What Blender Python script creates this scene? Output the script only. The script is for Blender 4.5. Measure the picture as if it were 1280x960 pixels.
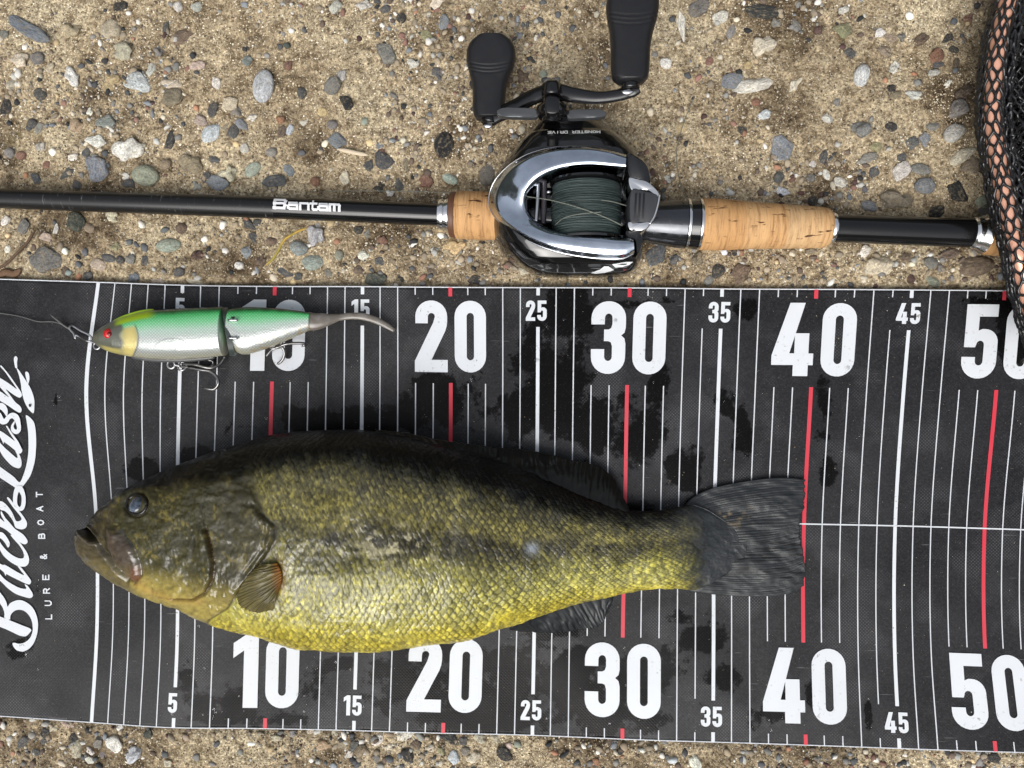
import bpy, math, random
import numpy as np
from mathutils import Vector, Matrix
from mathutils.geometry import tessellate_polygon

for o in list(bpy.data.objects):
    bpy.data.objects.remove(o)
rng = np.random.default_rng(11)
random.seed(11)
scene = bpy.context.scene
col = scene.collection

# ------------------------------------------------------------------ camera
HFOV = math.radians(66.0)
F = 640.0 / math.tan(HFOV / 2)            # focal length in photograph pixels (1280 wide)
MATZ = 0.004                              # top of the mat above the ground
H = 0.437 + MATZ                          # camera height: a phone held half a metre up
BETA = math.radians(2.5)
CX = (H - MATZ) * math.tan(BETA)
CAM = np.array([CX, 0.0, H])
cam_data = bpy.data.cameras.new("camera")
cam_data.sensor_width = 36.0
cam_data.lens = 18.0 / math.tan(HFOV / 2)
cam_data.clip_start = 0.01
cam_data.clip_end = 500.0
cam = bpy.data.objects.new("camera", cam_data)
cam.location = CAM
cam.rotation_euler = (0, BETA, 0)
col.objects.link(cam)
scene.camera = cam

# ------------------------------------------------------------------ world, sun, exposure
SUN_EL, SUN_AZ = 50.0, 195.0              # degrees; azimuth clockwise from +Y
world = bpy.data.worlds.new("World")
scene.world = world
world.use_nodes = True
wn, wl = world.node_tree.nodes, world.node_tree.links
wn.clear()
sky = wn.new("ShaderNodeTexSky")
sky.sky_type = 'NISHITA'
sky.sun_disc = False
sky.sun_elevation = math.radians(SUN_EL)
sky.sun_rotation = math.radians(SUN_AZ)
sky.air_density = 1.0
sky.dust_density = 4.0
sky.ozone_density = 1.0
hs = wn.new("ShaderNodeHueSaturation")
hs.inputs['Saturation'].default_value = 0.34   # an overcast sky is nearly white
bg = wn.new("ShaderNodeBackground")
bg.inputs['Strength'].default_value = 0.13
wo = wn.new("ShaderNodeOutputWorld")
wl.new(sky.outputs[0], hs.inputs['Color'])
wl.new(hs.outputs[0], bg.inputs['Color'])
wl.new(bg.outputs[0], wo.inputs['Surface'])

sl = bpy.data.lights.new("sun", 'SUN')
sl.energy = 1.25
sl.angle = math.radians(46.0)
sl.color = (1.0, 0.985, 0.96)
sun = bpy.data.objects.new("sun", sl)
el, az = math.radians(SUN_EL), math.radians(SUN_AZ)
sdir = Vector((math.sin(az) * math.cos(el), math.cos(az) * math.cos(el), math.sin(el)))
sun.rotation_euler = sdir.to_track_quat('Z', 'Y').to_euler()
sun.location = sdir * 3
col.objects.link(sun)

vs = scene.view_settings
vs.view_transform = 'Standard'
vs.look = 'None'
vs.gamma = 1.0
vs.use_curve_mapping = False
vs.exposure = 0.60

# ------------------------------------------------------------------ helpers
RM = np.array([[math.cos(BETA), 0, math.sin(BETA)], [0, 1, 0], [-math.sin(BETA), 0, math.cos(BETA)]])

def pix(px, py, z):
    """World points on the height z that sit under photograph position px, py."""
    px, py, z = np.broadcast_arrays(np.asarray(px, float), np.asarray(py, float), np.asarray(z, float))
    d = np.stack([(px - 640) / F, -(py - 480) / F, -np.ones_like(px)], -1) @ RM.T
    t = (z - CAM[2]) / d[..., 2]
    return CAM + d * t[..., None]

def proj(P):
    q = (np.asarray(P) - CAM) @ RM
    return 640 + F * q[..., 0] / -q[..., 2], 480 - F * q[..., 1] / -q[..., 2]

def pxm(z):
    """Metres per photograph pixel at height z."""
    return (H - z) / F

def lin(r, g, b):
    c = np.array([r, g, b], float) / 255.0
    return tuple(np.where(c <= 0.04045, c / 12.92, ((c + 0.055) / 1.055) ** 2.4))

def smooth(a, b, x):
    t = np.clip((x - a) / (b - a), 0, 1)
    return t * t * (3 - 2 * t)

def vnoise(x, y, seed=0):
    r = np.random.default_rng(seed)
    T = r.random((256, 256))
    xi, yi = np.floor(x).astype(int), np.floor(y).astype(int)
    fx, fy = x - xi, y - yi
    fx, fy = fx * fx * (3 - 2 * fx), fy * fy * (3 - 2 * fy)
    g = lambda a, b: T[a & 255, b & 255]
    return (g(xi, yi) * (1 - fx) + g(xi + 1, yi) * fx) * (1 - fy) + (g(xi, yi + 1) * (1 - fx) + g(xi + 1, yi + 1) * fx) * fy

def fbm(x, y, seed=0, oct=4):
    s, a, t = 0, 1.0, 0
    for k in range(oct):
        s = s + a * vnoise(x * 2 ** k, y * 2 ** k, seed + k)
        t += a
        a *= 0.5
    return s / t

def crom(pts, n, closed=False):
    """Catmull-Rom resample of a polyline to n points, even by index."""
    P = np.asarray(pts, float)
    m = len(P)
    t = np.linspace(0, m if closed else m - 1, n, endpoint=not closed)
    i = np.floor(t).astype(int)
    if not closed:
        i = np.clip(i, 0, m - 2)
    f = (t - i)[:, None]
    if closed:
        p = [P[(i + k) % m] for k in (-1, 0, 1, 2)]
    else:
        Q = np.vstack([2 * P[0] - P[1], P, 2 * P[-1] - P[-2]])
        p = [Q[i + k] for k in (0, 1, 2, 3)]
    return 0.5 * (2 * p[1] + (p[2] - p[0]) * f + (2 * p[0] - 5 * p[1] + 4 * p[2] - p[3]) * f ** 2 + (3 * p[1] - p[0] - 3 * p[2] + p[3]) * f ** 3)

def cinterp(x, xs, ys):
    """Smooth interpolation of ys(xs) with straight extrapolation."""
    xs, ys = np.asarray(xs, float), np.asarray(ys, float)
    d = np.gradient(ys, xs)
    x = np.asarray(x, float)
    i = np.clip(np.searchsorted(xs, x) - 1, 0, len(xs) - 2)
    h = xs[i + 1] - xs[i]
    t = (x - xs[i]) / h
    v = (2 * t ** 3 - 3 * t ** 2 + 1) * ys[i] + (t ** 3 - 2 * t ** 2 + t) * h * d[i] + (-2 * t ** 3 + 3 * t ** 2) * ys[i + 1] + (t ** 3 - t ** 2) * h * d[i + 1]
    v = np.where(x < xs[0], ys[0] + (x - xs[0]) * d[0], v)
    return np.where(x > xs[-1], ys[-1] + (x - xs[-1]) * d[-1], v)

def mesh_np(name, V, Fq, colors=None, smooth_shade=True, attrs=None):
    me = bpy.data.meshes.new(name)
    V = np.ascontiguousarray(V, dtype=np.float32)
    Fq = np.asarray(Fq, dtype=np.int32)
    k = Fq.shape[1]
    me.vertices.add(len(V))
    me.vertices.foreach_set('co', V.ravel())
    me.loops.add(Fq.size)
    me.loops.foreach_set('vertex_index', Fq.ravel())
    me.polygons.add(len(Fq))
    me.polygons.foreach_set('loop_start', np.arange(0, Fq.size, k, dtype=np.int32))
    me.polygons.foreach_set('use_smooth', np.full(len(Fq), smooth_shade))
    if colors is not None:
        a = me.color_attributes.new('Col', 'FLOAT_COLOR', 'POINT')
        c = np.ones((len(V), 4), np.float32)
        c[:, :3] = colors
        a.data.foreach_set('color', c.ravel())
    for nm, val in (attrs or {}).items():
        a = me.attributes.new(nm, 'FLOAT', 'POINT')
        a.data.foreach_set('value', np.asarray(val, np.float32).ravel())
    me.update(calc_edges=True)
    me.validate()
    return me

def obj(name, me, mat=None, parent=None):
    o = bpy.data.objects.new(name, me)
    col.objects.link(o)
    if mat is not None and me is not None and not me.materials:
        me.materials.append(mat)
    if parent is not None:
        o.parent = parent
        if parent.type == 'EMPTY':
            o.matrix_parent_inverse = Matrix.Translation(-parent.location)
    return o

def poly(name, V, faces, mat, parent=None, smooth_shade=True):
    me = bpy.data.meshes.new(name)
    me.from_pydata([tuple(v) for v in V], [], [tuple(int(i) for i in f) for f in faces])
    me.polygons.foreach_set('use_smooth', np.full(len(me.polygons), smooth_shade))
    me.update()
    return obj(name, me, mat, parent)

def grid_faces(nu, nv, off=0, wrap_v=False):
    i = np.arange(nu - 1)[:, None]
    j = np.arange(nv if wrap_v else nv - 1)[None, :]
    j2 = (j + 1) % nv
    a = i * nv + j
    b = i * nv + j2
    c = (i + 1) * nv + j2
    d = (i + 1) * nv + j
    return np.stack([a, b, c, d], -1).reshape(-1, 4) + off

def tube_geo(path, radii, n=10, flat=1.0, caps=True):
    """Round tube along a path; returns V, F."""
    P = np.asarray(path, float)
    m = len(P)
    R = np.broadcast_to(np.asarray(radii, float), (m,))
    T = np.gradient(P, axis=0)
    T /= np.linalg.norm(T, axis=1)[:, None] + 1e-12
    up = np.array([0, 0, 1.0])
    if abs(T[0] @ up) > 0.95:
        up = np.array([1.0, 0, 0])
    N = np.cross(up, T[0]); N /= np.linalg.norm(N)
    rings = []
    a = np.linspace(0, 2 * np.pi, n, endpoint=False)
    for k in range(m):
        N = N - T[k] * (N @ T[k]); N /= np.linalg.norm(N) + 1e-12
        B = np.cross(T[k], N)
        rings.append(P[k] + R[k] * (np.cos(a)[:, None] * N + flat * np.sin(a)[:, None] * B))
    V = np.vstack(rings)
    Fc = [tuple(f) for f in grid_faces(m, n, 0, True)[:, ::-1]]
    if caps:
        Fc.append(tuple(range(n)))
        Fc.append(tuple(range((m - 1) * n, m * n))[::-1])
    return V, Fc

def tube(name, path, radii, mat, parent=None, n=10, flat=1.0):
    V, Fc = tube_geo(path, radii, n, flat)
    return poly(name, V, Fc, mat, parent)

def join_geo(lst):
    V, Fc, o = [], [], 0
    for v, f in lst:
        V.append(np.asarray(v))
        Fc += [tuple(int(i) + o for i in q) for q in f]
        o += len(v)
    return np.vstack(V), Fc

def tag(o, label=None, cat=None, group=None, kind=None):
    if label: o['label'] = label
    if cat: o['category'] = cat
    if group: o['group'] = group
    if kind: o['kind'] = kind
    return o

def empty(name, loc):
    o = bpy.data.objects.new(name, None)
    o.empty_display_size = 0.02
    col.objects.link(o)
    o.location = [float(c) for c in loc]
    return o

def sharp(o, deg=35):
    """Keep hard edges hard on a smooth mesh."""
    import bmesh
    bm = bmesh.new(); bm.from_mesh(o.data)
    lim = math.radians(deg)
    for e in bm.edges:
        if len(e.link_faces) == 2 and e.calc_face_angle(0) > lim:
            e.smooth = False
    bm.to_mesh(o.data); bm.free()
    return o

# ------------------------------------------------------------------ materials
def material(name, color=(0.5, 0.5, 0.5), rough=0.5, metal=0.0, spec=0.5, coat=0.0, coat_rough=0.05, sss=None):
    m = bpy.data.materials.new(name)
    m.use_nodes = True
    b = m.node_tree.nodes['Principled BSDF']
    b.inputs['Base Color'].default_value = (*color, 1)
    b.inputs['Roughness'].default_value = rough
    b.inputs['Metallic'].default_value = metal
    b.inputs['Specular IOR Level'].default_value = spec
    b.inputs['Coat Weight'].default_value = coat
    b.inputs['Coat Roughness'].default_value = coat_rough
    return m

class G:
    """Small node-graph builder on a material."""
    def __init__(s, m):
        s.t = m.node_tree
        s.b = s.t.nodes['Principled BSDF']
    def n(s, kind, **kw):
        nd = s.t.nodes.new(kind)
        for k, v in kw.items():
            if k.startswith('i_'):
                nd.inputs[k[2:].replace('_', ' ')].default_value = v
            else:
                setattr(nd, k, v)
        return nd
    def l(s, a, b):
        s.t.links.new(a, b)
    def coord(s, out='Object', scale=(1, 1, 1)):
        c = s.n('ShaderNodeTexCoord')
        mp = s.n('ShaderNodeMapping')
        mp.inputs['Scale'].default_value = scale
        s.l(c.outputs[out], mp.inputs['Vector'])
        return mp.outputs[0]
    def noise(s, vec, scale, detail=4, rough=0.55):
        nd = s.n('ShaderNodeTexNoise')
        nd.inputs['Scale'].default_value = scale
        nd.inputs['Detail'].default_value = detail
        nd.inputs['Roughness'].default_value = rough
        if vec is not None:
            s.l(vec, nd.inputs['Vector'])
        return nd.outputs['Fac']
    def ramp(s, fac, stops):
        nd = s.n('ShaderNodeValToRGB')
        r = nd.color_ramp
        while len(r.elements) < len(stops):
            r.elements.new(0.5)
        for e, (p, c) in zip(r.elements, stops):
            e.position = p
            e.color = (*c, 1) if len(c) == 3 else c
        s.l(fac, nd.inputs['Fac'])
        return nd.outputs['Color']
    def mix(s, fac, a, b, mode='MIX'):
        nd = s.n('ShaderNodeMix', data_type='RGBA', blend_type=mode)
        fi = nd.inputs[0]; ai = nd.inputs[6]; bi = nd.inputs[7]
        for sock, v in ((fi, fac), (ai, a), (bi, b)):
            if hasattr(v, 'is_linked'):
                s.l(v, sock)
            elif sock is fi:
                sock.default_value = v
            else:
                sock.default_value = (*v, 1)
        return nd.outputs[2]
    def math(s, op, a, b=None, c=None):
        nd = s.n('ShaderNodeMath', operation=op)
        for k, v in enumerate((a, b, c)):
            if v is None: continue
            if hasattr(v, 'is_linked'):
                s.l(v, nd.inputs[k])
            else:
                nd.inputs[k].default_value = v
        return nd.outputs[0]
    def maprange(s, v, a, b, c, d):
        nd = s.n('ShaderNodeMapRange')
        s.l(v, nd.inputs[0])
        for k, x in enumerate((a, b, c, d)):
            nd.inputs[k + 1].default_value = x
        return nd.outputs[0]
    def bump(s, h, strength, dist, normal=None):
        nd = s.n('ShaderNodeBump')
        nd.inputs['Strength'].default_value = strength
        nd.inputs['Distance'].default_value = dist
        s.l(h, nd.inputs['Height'])
        if normal is not None:
            s.l(normal, nd.inputs['Normal'])
        s.l(nd.outputs[0], s.b.inputs['Normal'])
        return nd.outputs[0]
    def attr(s, name, kind='GEOMETRY', out='Color'):
        nd = s.n('ShaderNodeAttribute', attribute_name=name, attribute_type=kind)
        return nd.outputs[out]
    def base(s, c):
        s.l(c, s.b.inputs['Base Color'])
    def rough(s, c):
        s.l(c, s.b.inputs['Roughness'])

# sand
m_sand = material('sand', rough=0.9, spec=0.25)
g = G(m_sand)
v = g.coord('Object')
big = g.noise(v, 16, 4, 0.6)
fine = g.noise(v, 620, 3, 0.75)
mid = g.noise(v, 160, 4, 0.65)
cb = g.ramp(big, [(0.38, lin(108, 93, 72)), (0.48, lin(178, 161, 132)), (0.70, lin(208, 194, 164))])
cm = g.ramp(mid, [(0.36, (0.42, 0.38, 0.34)), (0.52, (0.9, 0.9, 0.9)), (0.7, (1.12, 1.1, 1.06))])
cf = g.ramp(fine, [(0.34, (0.30, 0.27, 0.23)), (0.46, (0.78, 0.77, 0.75)), (0.56, (1.08, 1.08, 1.08)), (0.66, (1.7, 1.68, 1.6))])
c1 = g.mix(1.0, cb, cm, 'MULTIPLY')
c2 = g.mix(1.0, c1, cf, 'MULTIPLY')
moss = g.noise(v, 30, 5, 0.7)
mf = g.maprange(moss, 0.62, 0.74, 0, 0.55)
c3 = g.mix(mf, c2, lin(104, 98, 60))
geo_ = g.n('ShaderNodeNewGeometry')
ln_ = g.n('ShaderNodeVectorMath', operation='LENGTH'); g.l(geo_.outputs['Position'], ln_.inputs[0])
c3 = g.mix(g.maprange(ln_.outputs['Value'], 4.0, 9.0, 0.0, 1.0), c3, (0.026, 0.030, 0.021))     # dark tone for the added, unseen banks
g.base(c3)
g.bump(g.math('ADD', fine, g.math('MULTIPLY', mid, 1.5)), 0.9, 0.0011)

# loose grains and pebbles
m_grain = material('sand_grain', rough=0.85, spec=0.3)
g = G(m_grain)
g.base(g.attr('Col'))

m_stone = material('pebble', rough=0.75, spec=0.35)
g = G(m_stone)
v = g.coord('Object')
oi = g.n('ShaderNodeObjectInfo')
vadd = g.n('ShaderNodeVectorMath', operation='ADD')
cmb = g.n('ShaderNodeCombineXYZ')
g.l(g.math('MULTIPLY', oi.outputs['Random'], 40.0), cmb.inputs[0])
g.l(oi.outputs['Random'], cmb.inputs[1])
g.l(v, vadd.inputs[0]); g.l(cmb.outputs[0], vadd.inputs[1])
n1 = g.noise(vadd.outputs[0], 1.4, 5, 0.65)
n2 = g.noise(vadd.outputs[0], 6.0, 5, 0.75)
k1 = g.ramp(n1, [(0.3, (0.6, 0.6, 0.6)), (0.5, (0.98, 0.98, 0.98)), (0.72, (1.28, 1.27, 1.24))])
k2 = g.ramp(n2, [(0.32, (0.45, 0.44, 0.42)), (0.5, (1, 1, 1)), (0.68, (1.45, 1.45, 1.42))])
c = g.mix(1.0, g.mix(1.0, oi.outputs['Color'], k1, 'MULTIPLY'), k2, 'MULTIPLY')
# sandy film clinging to the pebble
dust = g.noise(vadd.outputs[0], 3.2, 5, 0.75)
c = g.mix(g.maprange(dust, 0.50, 0.70, 0.0, 0.75), c, lin(168, 152, 122))
g.base(c)
g.bump(g.math('ADD', n2, n1), 0.5, 0.12)

# mat
m_mat = material('vinyl_mat', rough=0.42, spec=0.5)
g = G(m_mat)
v = g.coord('Object')
wet_reflect = g.attr('wet_reflect', out='Fac')
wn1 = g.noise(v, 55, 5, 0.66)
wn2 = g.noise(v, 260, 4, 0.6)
w = g.math('ADD', wet_reflect, g.math('ADD', g.math('MULTIPLY', g.math('SUBTRACT', wn1, 0.5), 2.3), g.math('MULTIPLY', g.math('SUBTRACT', wn2, 0.5), 0.5)))
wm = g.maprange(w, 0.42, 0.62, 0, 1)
# weave seen through the vinyl
vr = g.n('ShaderNodeMapping'); vr.inputs['Rotation'].default_value = (0, 0, math.radians(44)); g.l(v, vr.inputs['Vector'])
wv1 = g.n('ShaderNodeTexWave', wave_type='BANDS', bands_direction='X'); wv1.inputs['Scale'].default_value = 250; g.l(vr.outputs[0], wv1.inputs['Vector'])
wv2 = g.n('ShaderNodeTexWave', wave_type='BANDS', bands_direction='Y'); wv2.inputs['Scale'].default_value = 250; g.l(vr.outputs[0], wv2.inputs['Vector'])
weave = g.math('MULTIPLY', wv1.outputs['Fac'], wv2.outputs['Fac'])
dn = g.noise(v, 14, 5, 0.65)
dry = g.ramp(dn, [(0.3, (0.005, 0.005, 0.006)), (0.7, (0.012, 0.012, 0.0135))])
mn = g.noise(v, 800, 4, 0.7)
dry = g.mix(g.maprange(mn, 0.42, 0.70, 0.0, 0.09), dry, (0.20, 0.20, 0.205))
sp = g.noise(v, 1500, 2, 0.5)
spk = g.maprange(sp, 0.69, 0.76, 0, 0.35)
patch = g.maprange(g.noise(v, 30, 3, 0.6), 0.5, 0.62, 0.0, 1.0)
dry = g.mix(g.math('MULTIPLY', g.math('MULTIPLY', weave, 0.26), patch), dry, (0.25, 0.25, 0.26))
dry = g.mix(spk, dry, (0.30, 0.29, 0.27))
for ang_, sc_ in ((35, (38, 620, 1)), (-62, (30, 560, 1)), (12, (44, 700, 1))):      # fine scratches
    mp_ = g.n('ShaderNodeMapping'); mp_.inputs['Rotation'].default_value = (0, 0, math.radians(ang_)); mp_.inputs['Scale'].default_value = sc_; g.l(v, mp_.inputs['Vector'])
    dry = g.mix(g.maprange(g.noise(mp_.outputs[0], 1.0, 2, .5), .74, .79, 0, .4), dry, (0.3, 0.3, 0.31))
wet_reflect_col = g.mix(g.math('MULTIPLY', g.math('MULTIPLY', weave, 0.10), g.maprange(mn, .5, .65, 0, 1)), (0.0035, 0.0032, 0.0032), (0.2, 0.19, 0.18))  # water film, with dark overhead reflections painted into its colour
c = g.mix(wm, dry, wet_reflect_col)
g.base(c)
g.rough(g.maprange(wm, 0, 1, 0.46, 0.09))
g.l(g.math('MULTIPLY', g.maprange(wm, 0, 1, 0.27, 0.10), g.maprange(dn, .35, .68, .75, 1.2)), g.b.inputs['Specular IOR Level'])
hgt = g.math('ADD', g.math('MULTIPLY', weave, 0.5), g.math('MULTIPLY', wn2, 0.35))
b1 = g.bump(hgt, 0.35, 0.0004)
g.bump(g.noise(v, 7, 3, .5), .5, .012, b1)

def print_mat(name, color, dirt=True):
    m = material(name, color, rough=0.5, spec=0.4)
    g = G(m)
    v = g.coord('Object')
    n1 = g.noise(v, 500, 4, 0.65)
    n2 = g.noise(v, 45, 3, 0.6)
    f = g.math('MULTIPLY', g.maprange(n1, 0.60, 0.68, 0, 0.85), g.maprange(n2, 0.46, 0.66, 0, 1))
    c = g.mix(f, color, lin(92, 80, 62))
    n3 = g.noise(v, 20, 4, 0.6)
    c = g.mix(g.maprange(n3, 0.4, 0.75, 0, 0.12), c, (0.25, 0.26, 0.28))
    g.base(c)
    return m
m_white = print_mat('white_print', (0.66, 0.685, 0.71))
m_red = print_mat('red_print', (0.60, 0.032, 0.055))
m_grey_line = print_mat('pale_print', (0.62, 0.64, 0.67))

# ------------------------------------------------------------------ mat layout
UT = np.array([0, 5, 10, 15, 20, 25, 30, 35, 40, 45, 50.])
XT = np.array([[124, 228.4, 343.5, 453.4, 562.8, 672.7, 787, 902.8, 1020.9, 1139.4, 1255.6],
               [109, 224.5, 340, 452.3, 563.4, 672, 783.5, 898, 1013.5, 1128.5, 1244],
               [120, 222, 336, 450, 562, 670.5, 781, 892.5, 1004.5, 1119, 1230],
               [121, 222, 334, 446, 558, 667.5, 778.5, 891.5, 1004, 1118.5, 1231.5],
               [114.6, 216.3, 331, 442.9, 554, 665.4, 778, 891, 1007, 1123.7, 1245]])
VT = np.array([0, .235, .53, .79, 1.0])
TOP = np.array([353, 356.5, 358, 358.3, 359, 359.5, 360, 361, 361.5, 362.5, 363.5])
BOT = np.array([903, 910, 911, 912, 916, 920, 924, 927, 931, 935, 940])

def mat_px(u, vf):
    u, vf = np.broadcast_arrays(np.asarray(u, float), np.asarray(vf, float))
    top, bot = cinterp(u, UT, TOP), cinterp(u, UT, BOT)
    xs = np.stack([cinterp(u, UT, r) for r in XT], 0)
    # cubic across the width
    i = np.clip(np.searchsorted(VT, vf) - 1, 0, 3)
    d = np.gradient(xs, VT, axis=0)
    tk = lambda A, k: np.take_along_axis(A, k[None], 0)[0]
    h = VT[i + 1] - VT[i]
    t = (vf - VT[i]) / h
    x = (2 * t ** 3 - 3 * t ** 2 + 1) * tk(xs, i) + (t ** 3 - 2 * t ** 2 + t) * h * tk(d, i) + (-2 * t ** 3 + 3 * t ** 2) * tk(xs, i + 1) + (t ** 3 - t ** 2) * h * tk(d, i + 1)
    return x, top + vf * (bot - top)

def mat_wave(x, y):
    return 0.0007 * np.sin(x * 26 + 0.6) * np.cos(y * 17 + 0.3) + 0.0005 * np.sin(x * 41 - y * 23)

def mat_pt(u, vf, lift=0.0):
    px, py = mat_px(u, vf)
    P = pix(px, py, MATZ)
    P[..., 2] = MATZ + mat_wave(P[..., 0], P[..., 1]) + lift
    return P

def under_mat(P):
    """How far inside the mat outline a ground point lies, in photograph pixels (negative: outside)."""
    px, py = proj(np.stack([P[..., 0], P[..., 1], np.full(P.shape[:-1], MATZ)], -1))
    uu = np.interp(px, XT[0], UT, left=-1, right=51)
    t, b = np.interp(uu, UT, TOP), np.interp(uu, UT, BOT)
    return np.minimum(py - t, b - py)

# ------------------------------------------------------------------ ground
def axis_coords(a, b, step):
    c = np.arange(a, b + step / 2, step)
    out = [0.01 * 1.7 ** k for k in range(18)]
    lo = a - np.cumsum(out)
    hi = c[-1] + np.cumsum(out)
    return np.concatenate([lo[::-1], c, hi])
gx = axis_coords(-0.345, 0.345, 0.0015)
gy = axis_coords(-0.265, 0.265, 0.0015)
GX, GY = np.meshgrid(gx, gy, indexing='ij')

def ground_h(x, y):
    h = (fbm(x * 14 + 9, y * 14 + 3, 3, 4) - 0.5) * 0.007 + (fbm(x * 110, y * 110, 20, 3) - 0.5) * 0.0028
    d = under_mat(np.stack([x, y, 0 * x], -1))
    k = smooth(-14, 8, d)
    return h * (1 - k) + np.minimum(h, -0.0005) * k * 0.5 - 0.0022 * k
near = (np.abs(GX) < 0.5) & (np.abs(GY) < 0.5)
# unseen dark banks added beyond the gravel, so glossy parts reflect less sky
RAD = np.hypot(GX, GY)
added_bank = 24.0 * smooth(5.0, 46.0, RAD) * (0.75 + 0.5 * fbm(GX / 18 + 40, GY / 18 + 40, 200, 3))
GZ = np.where(near, ground_h(np.clip(GX, -.6, .6), np.clip(GY, -.6, .6)), added_bank)
me = mesh_np('ground', np.stack([GX, GY, GZ], -1).reshape(-1, 3), grid_faces(len(gx), len(gy))[:, ::-1])
# orient upward
ground = obj('ground', me, m_sand)
if me.polygons[0].normal.z < 0:
    me.flip_normals()
tag(ground, 'damp sandy gravel ground strewn with small mixed pebbles', 'ground', kind='structure')

def gz(x, y):
    i = np.clip(np.searchsorted(gx, x) - 1, 0, len(gx) - 2)
    j = np.clip(np.searchsorted(gy, y) - 1, 0, len(gy) - 2)
    return GZ[i, j]

# ------------------------------------------------------------------ measuring mat
NU, NV = 380, 130
uu = np.linspace(-12, 62, NU)
vv = np.linspace(0, 1, NV)
U2, V2 = np.meshgrid(uu, vv, indexing='ij')
PM = mat_pt(U2, V2)
MX, MY = mat_px(U2, V2)
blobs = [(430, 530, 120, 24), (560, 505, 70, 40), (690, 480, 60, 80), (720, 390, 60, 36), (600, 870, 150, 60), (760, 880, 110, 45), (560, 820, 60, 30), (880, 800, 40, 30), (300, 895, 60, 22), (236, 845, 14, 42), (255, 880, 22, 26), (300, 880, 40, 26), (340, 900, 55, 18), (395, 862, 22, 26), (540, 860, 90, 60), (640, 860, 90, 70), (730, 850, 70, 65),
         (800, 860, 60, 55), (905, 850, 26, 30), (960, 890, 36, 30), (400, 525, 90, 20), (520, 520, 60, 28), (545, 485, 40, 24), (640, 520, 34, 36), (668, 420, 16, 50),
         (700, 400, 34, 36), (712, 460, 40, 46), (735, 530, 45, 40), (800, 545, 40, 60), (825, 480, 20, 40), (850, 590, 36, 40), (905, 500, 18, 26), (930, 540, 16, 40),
         (1032, 510, 13, 44), (1036, 585, 12, 26), (25, 815, 20, 20), (45, 735, 9, 9), (1266, 420, 26, 56), (1230, 380, 30, 14), (935, 390, 20, 18), (800, 380, 50, 10),  # the blob at the right edge paints in the net's dark reflection
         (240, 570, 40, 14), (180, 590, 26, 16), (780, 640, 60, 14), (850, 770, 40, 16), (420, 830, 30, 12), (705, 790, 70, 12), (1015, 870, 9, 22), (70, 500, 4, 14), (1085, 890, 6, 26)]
wet_reflect_a = np.zeros_like(MX)  # mask of the water film and of the dark reflections painted with it
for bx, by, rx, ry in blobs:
    wet_reflect_a = np.maximum(wet_reflect_a, 1.0 * np.exp(-(((MX - bx) / rx) ** 2 + ((MY - by) / ry) ** 2) * 0.8))
wet_reflect_a -= 0.12
V = np.vstack([PM.reshape(-1, 3), (PM - [0, 0, 0.0011]).reshape(-1, 3)])
n0 = NU * NV
Fm = [grid_faces(NU, NV)[:, ::-1], grid_faces(NU, NV, n0)]
edge = list(range(0, NV)) + [i * NV + NV - 1 for i in range(1, NU)] + [(NU - 1) * NV + j for j in range(NV - 2, -1, -1)] + [i * NV for i in range(NU - 2, 0, -1)]
e = np.array(edge); e2 = np.roll(e, -1)
Fm.append(np.stack([e, e2, e2 + n0, e + n0], -1))
Fm = np.vstack(Fm)
me = mesh_np('mat_sheet', V, Fm, attrs={'wet_reflect': np.concatenate([wet_reflect_a.ravel(), wet_reflect_a.ravel()])}, smooth_shade=True)
mat_root = empty('measuring_mat', (0, 0, MATZ))
tag(mat_root, 'black vinyl measuring mat printed with white numerals and red tens lines', 'measuring mat')
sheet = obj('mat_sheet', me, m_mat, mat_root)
import bmesh as _bm
b_ = _bm.new(); b_.from_mesh(me); _bm.ops.recalc_face_normals(b_, faces=b_.faces); b_.to_mesh(me); b_.free()

LIFT = 0.00022
def strip_segments(u, segs, half):
    """Printed line along the width of the mat at position u, half-width in cm."""
    out = []
    for a, b in segs:
        n = max(2, int((b - a) * 90))
        vf = np.linspace(a, b, n)
        L, R = mat_pt(np.full(n, u - half), vf, LIFT), mat_pt(np.full(n, u + half), vf, LIFT)
        V = np.empty((2 * n, 3)); V[0::2] = L; V[1::2] = R
        out.append((V, [(2 * k, 2 * k + 2, 2 * k + 3, 2 * k + 1) for k in range(n - 1)]))
    return join_geo(out)

def jit(a):
    return a + random.uniform(-0.0012, 0.0012)
for u in range(-0, 58):
    r = u % 10
    if u == 0:
        segs, half, mm = [(0.0005, 0.9995)], 0.105, m_white
    elif r == 0:
        segs, half, mm = [(0.0005, 0.0205), (0.215, 0.775), (0.9765, 0.9995)], 0.105, m_red
    elif r in (1, 2, 8, 9) and u > 2:
        segs, half, mm = [(0.0005, 0.0175), (0.216, 0.774), (0.9775, 0.9995)], 0.031, m_grey_line
    elif r == 5:
        segs, half, mm = [(0.0005, 0.0175), (0.088, 0.908), (0.978, 0.9995)], 0.098, m_white
    elif u in (34, 44):
        segs, half, mm = [(0.0005, 0.0165), (0.088, 0.905), (0.979, 0.9995)], 0.031, m_grey_line
    else:
        segs, half, mm = [(0.0005, 0.9995)], 0.031, m_grey_line
    V, Fc = strip_segments(u, segs, half)
    poly('tick_mark', V, Fc, mm, mat_root)
# thin line along the middle of the mat
us = np.linspace(2.6, 62, 200)
A, B = mat_pt(us, 0.5135, LIFT * 1.5), mat_pt(us, 0.5165, LIFT * 1.5)
V = np.empty((400, 3)); V[0::2] = A; V[1::2] = B
poly('centre_line', V, [(2 * k, 2 * k + 1, 2 * k + 3, 2 * k + 2) for k in range(199)], m_grey_line, mat_root)
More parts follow.
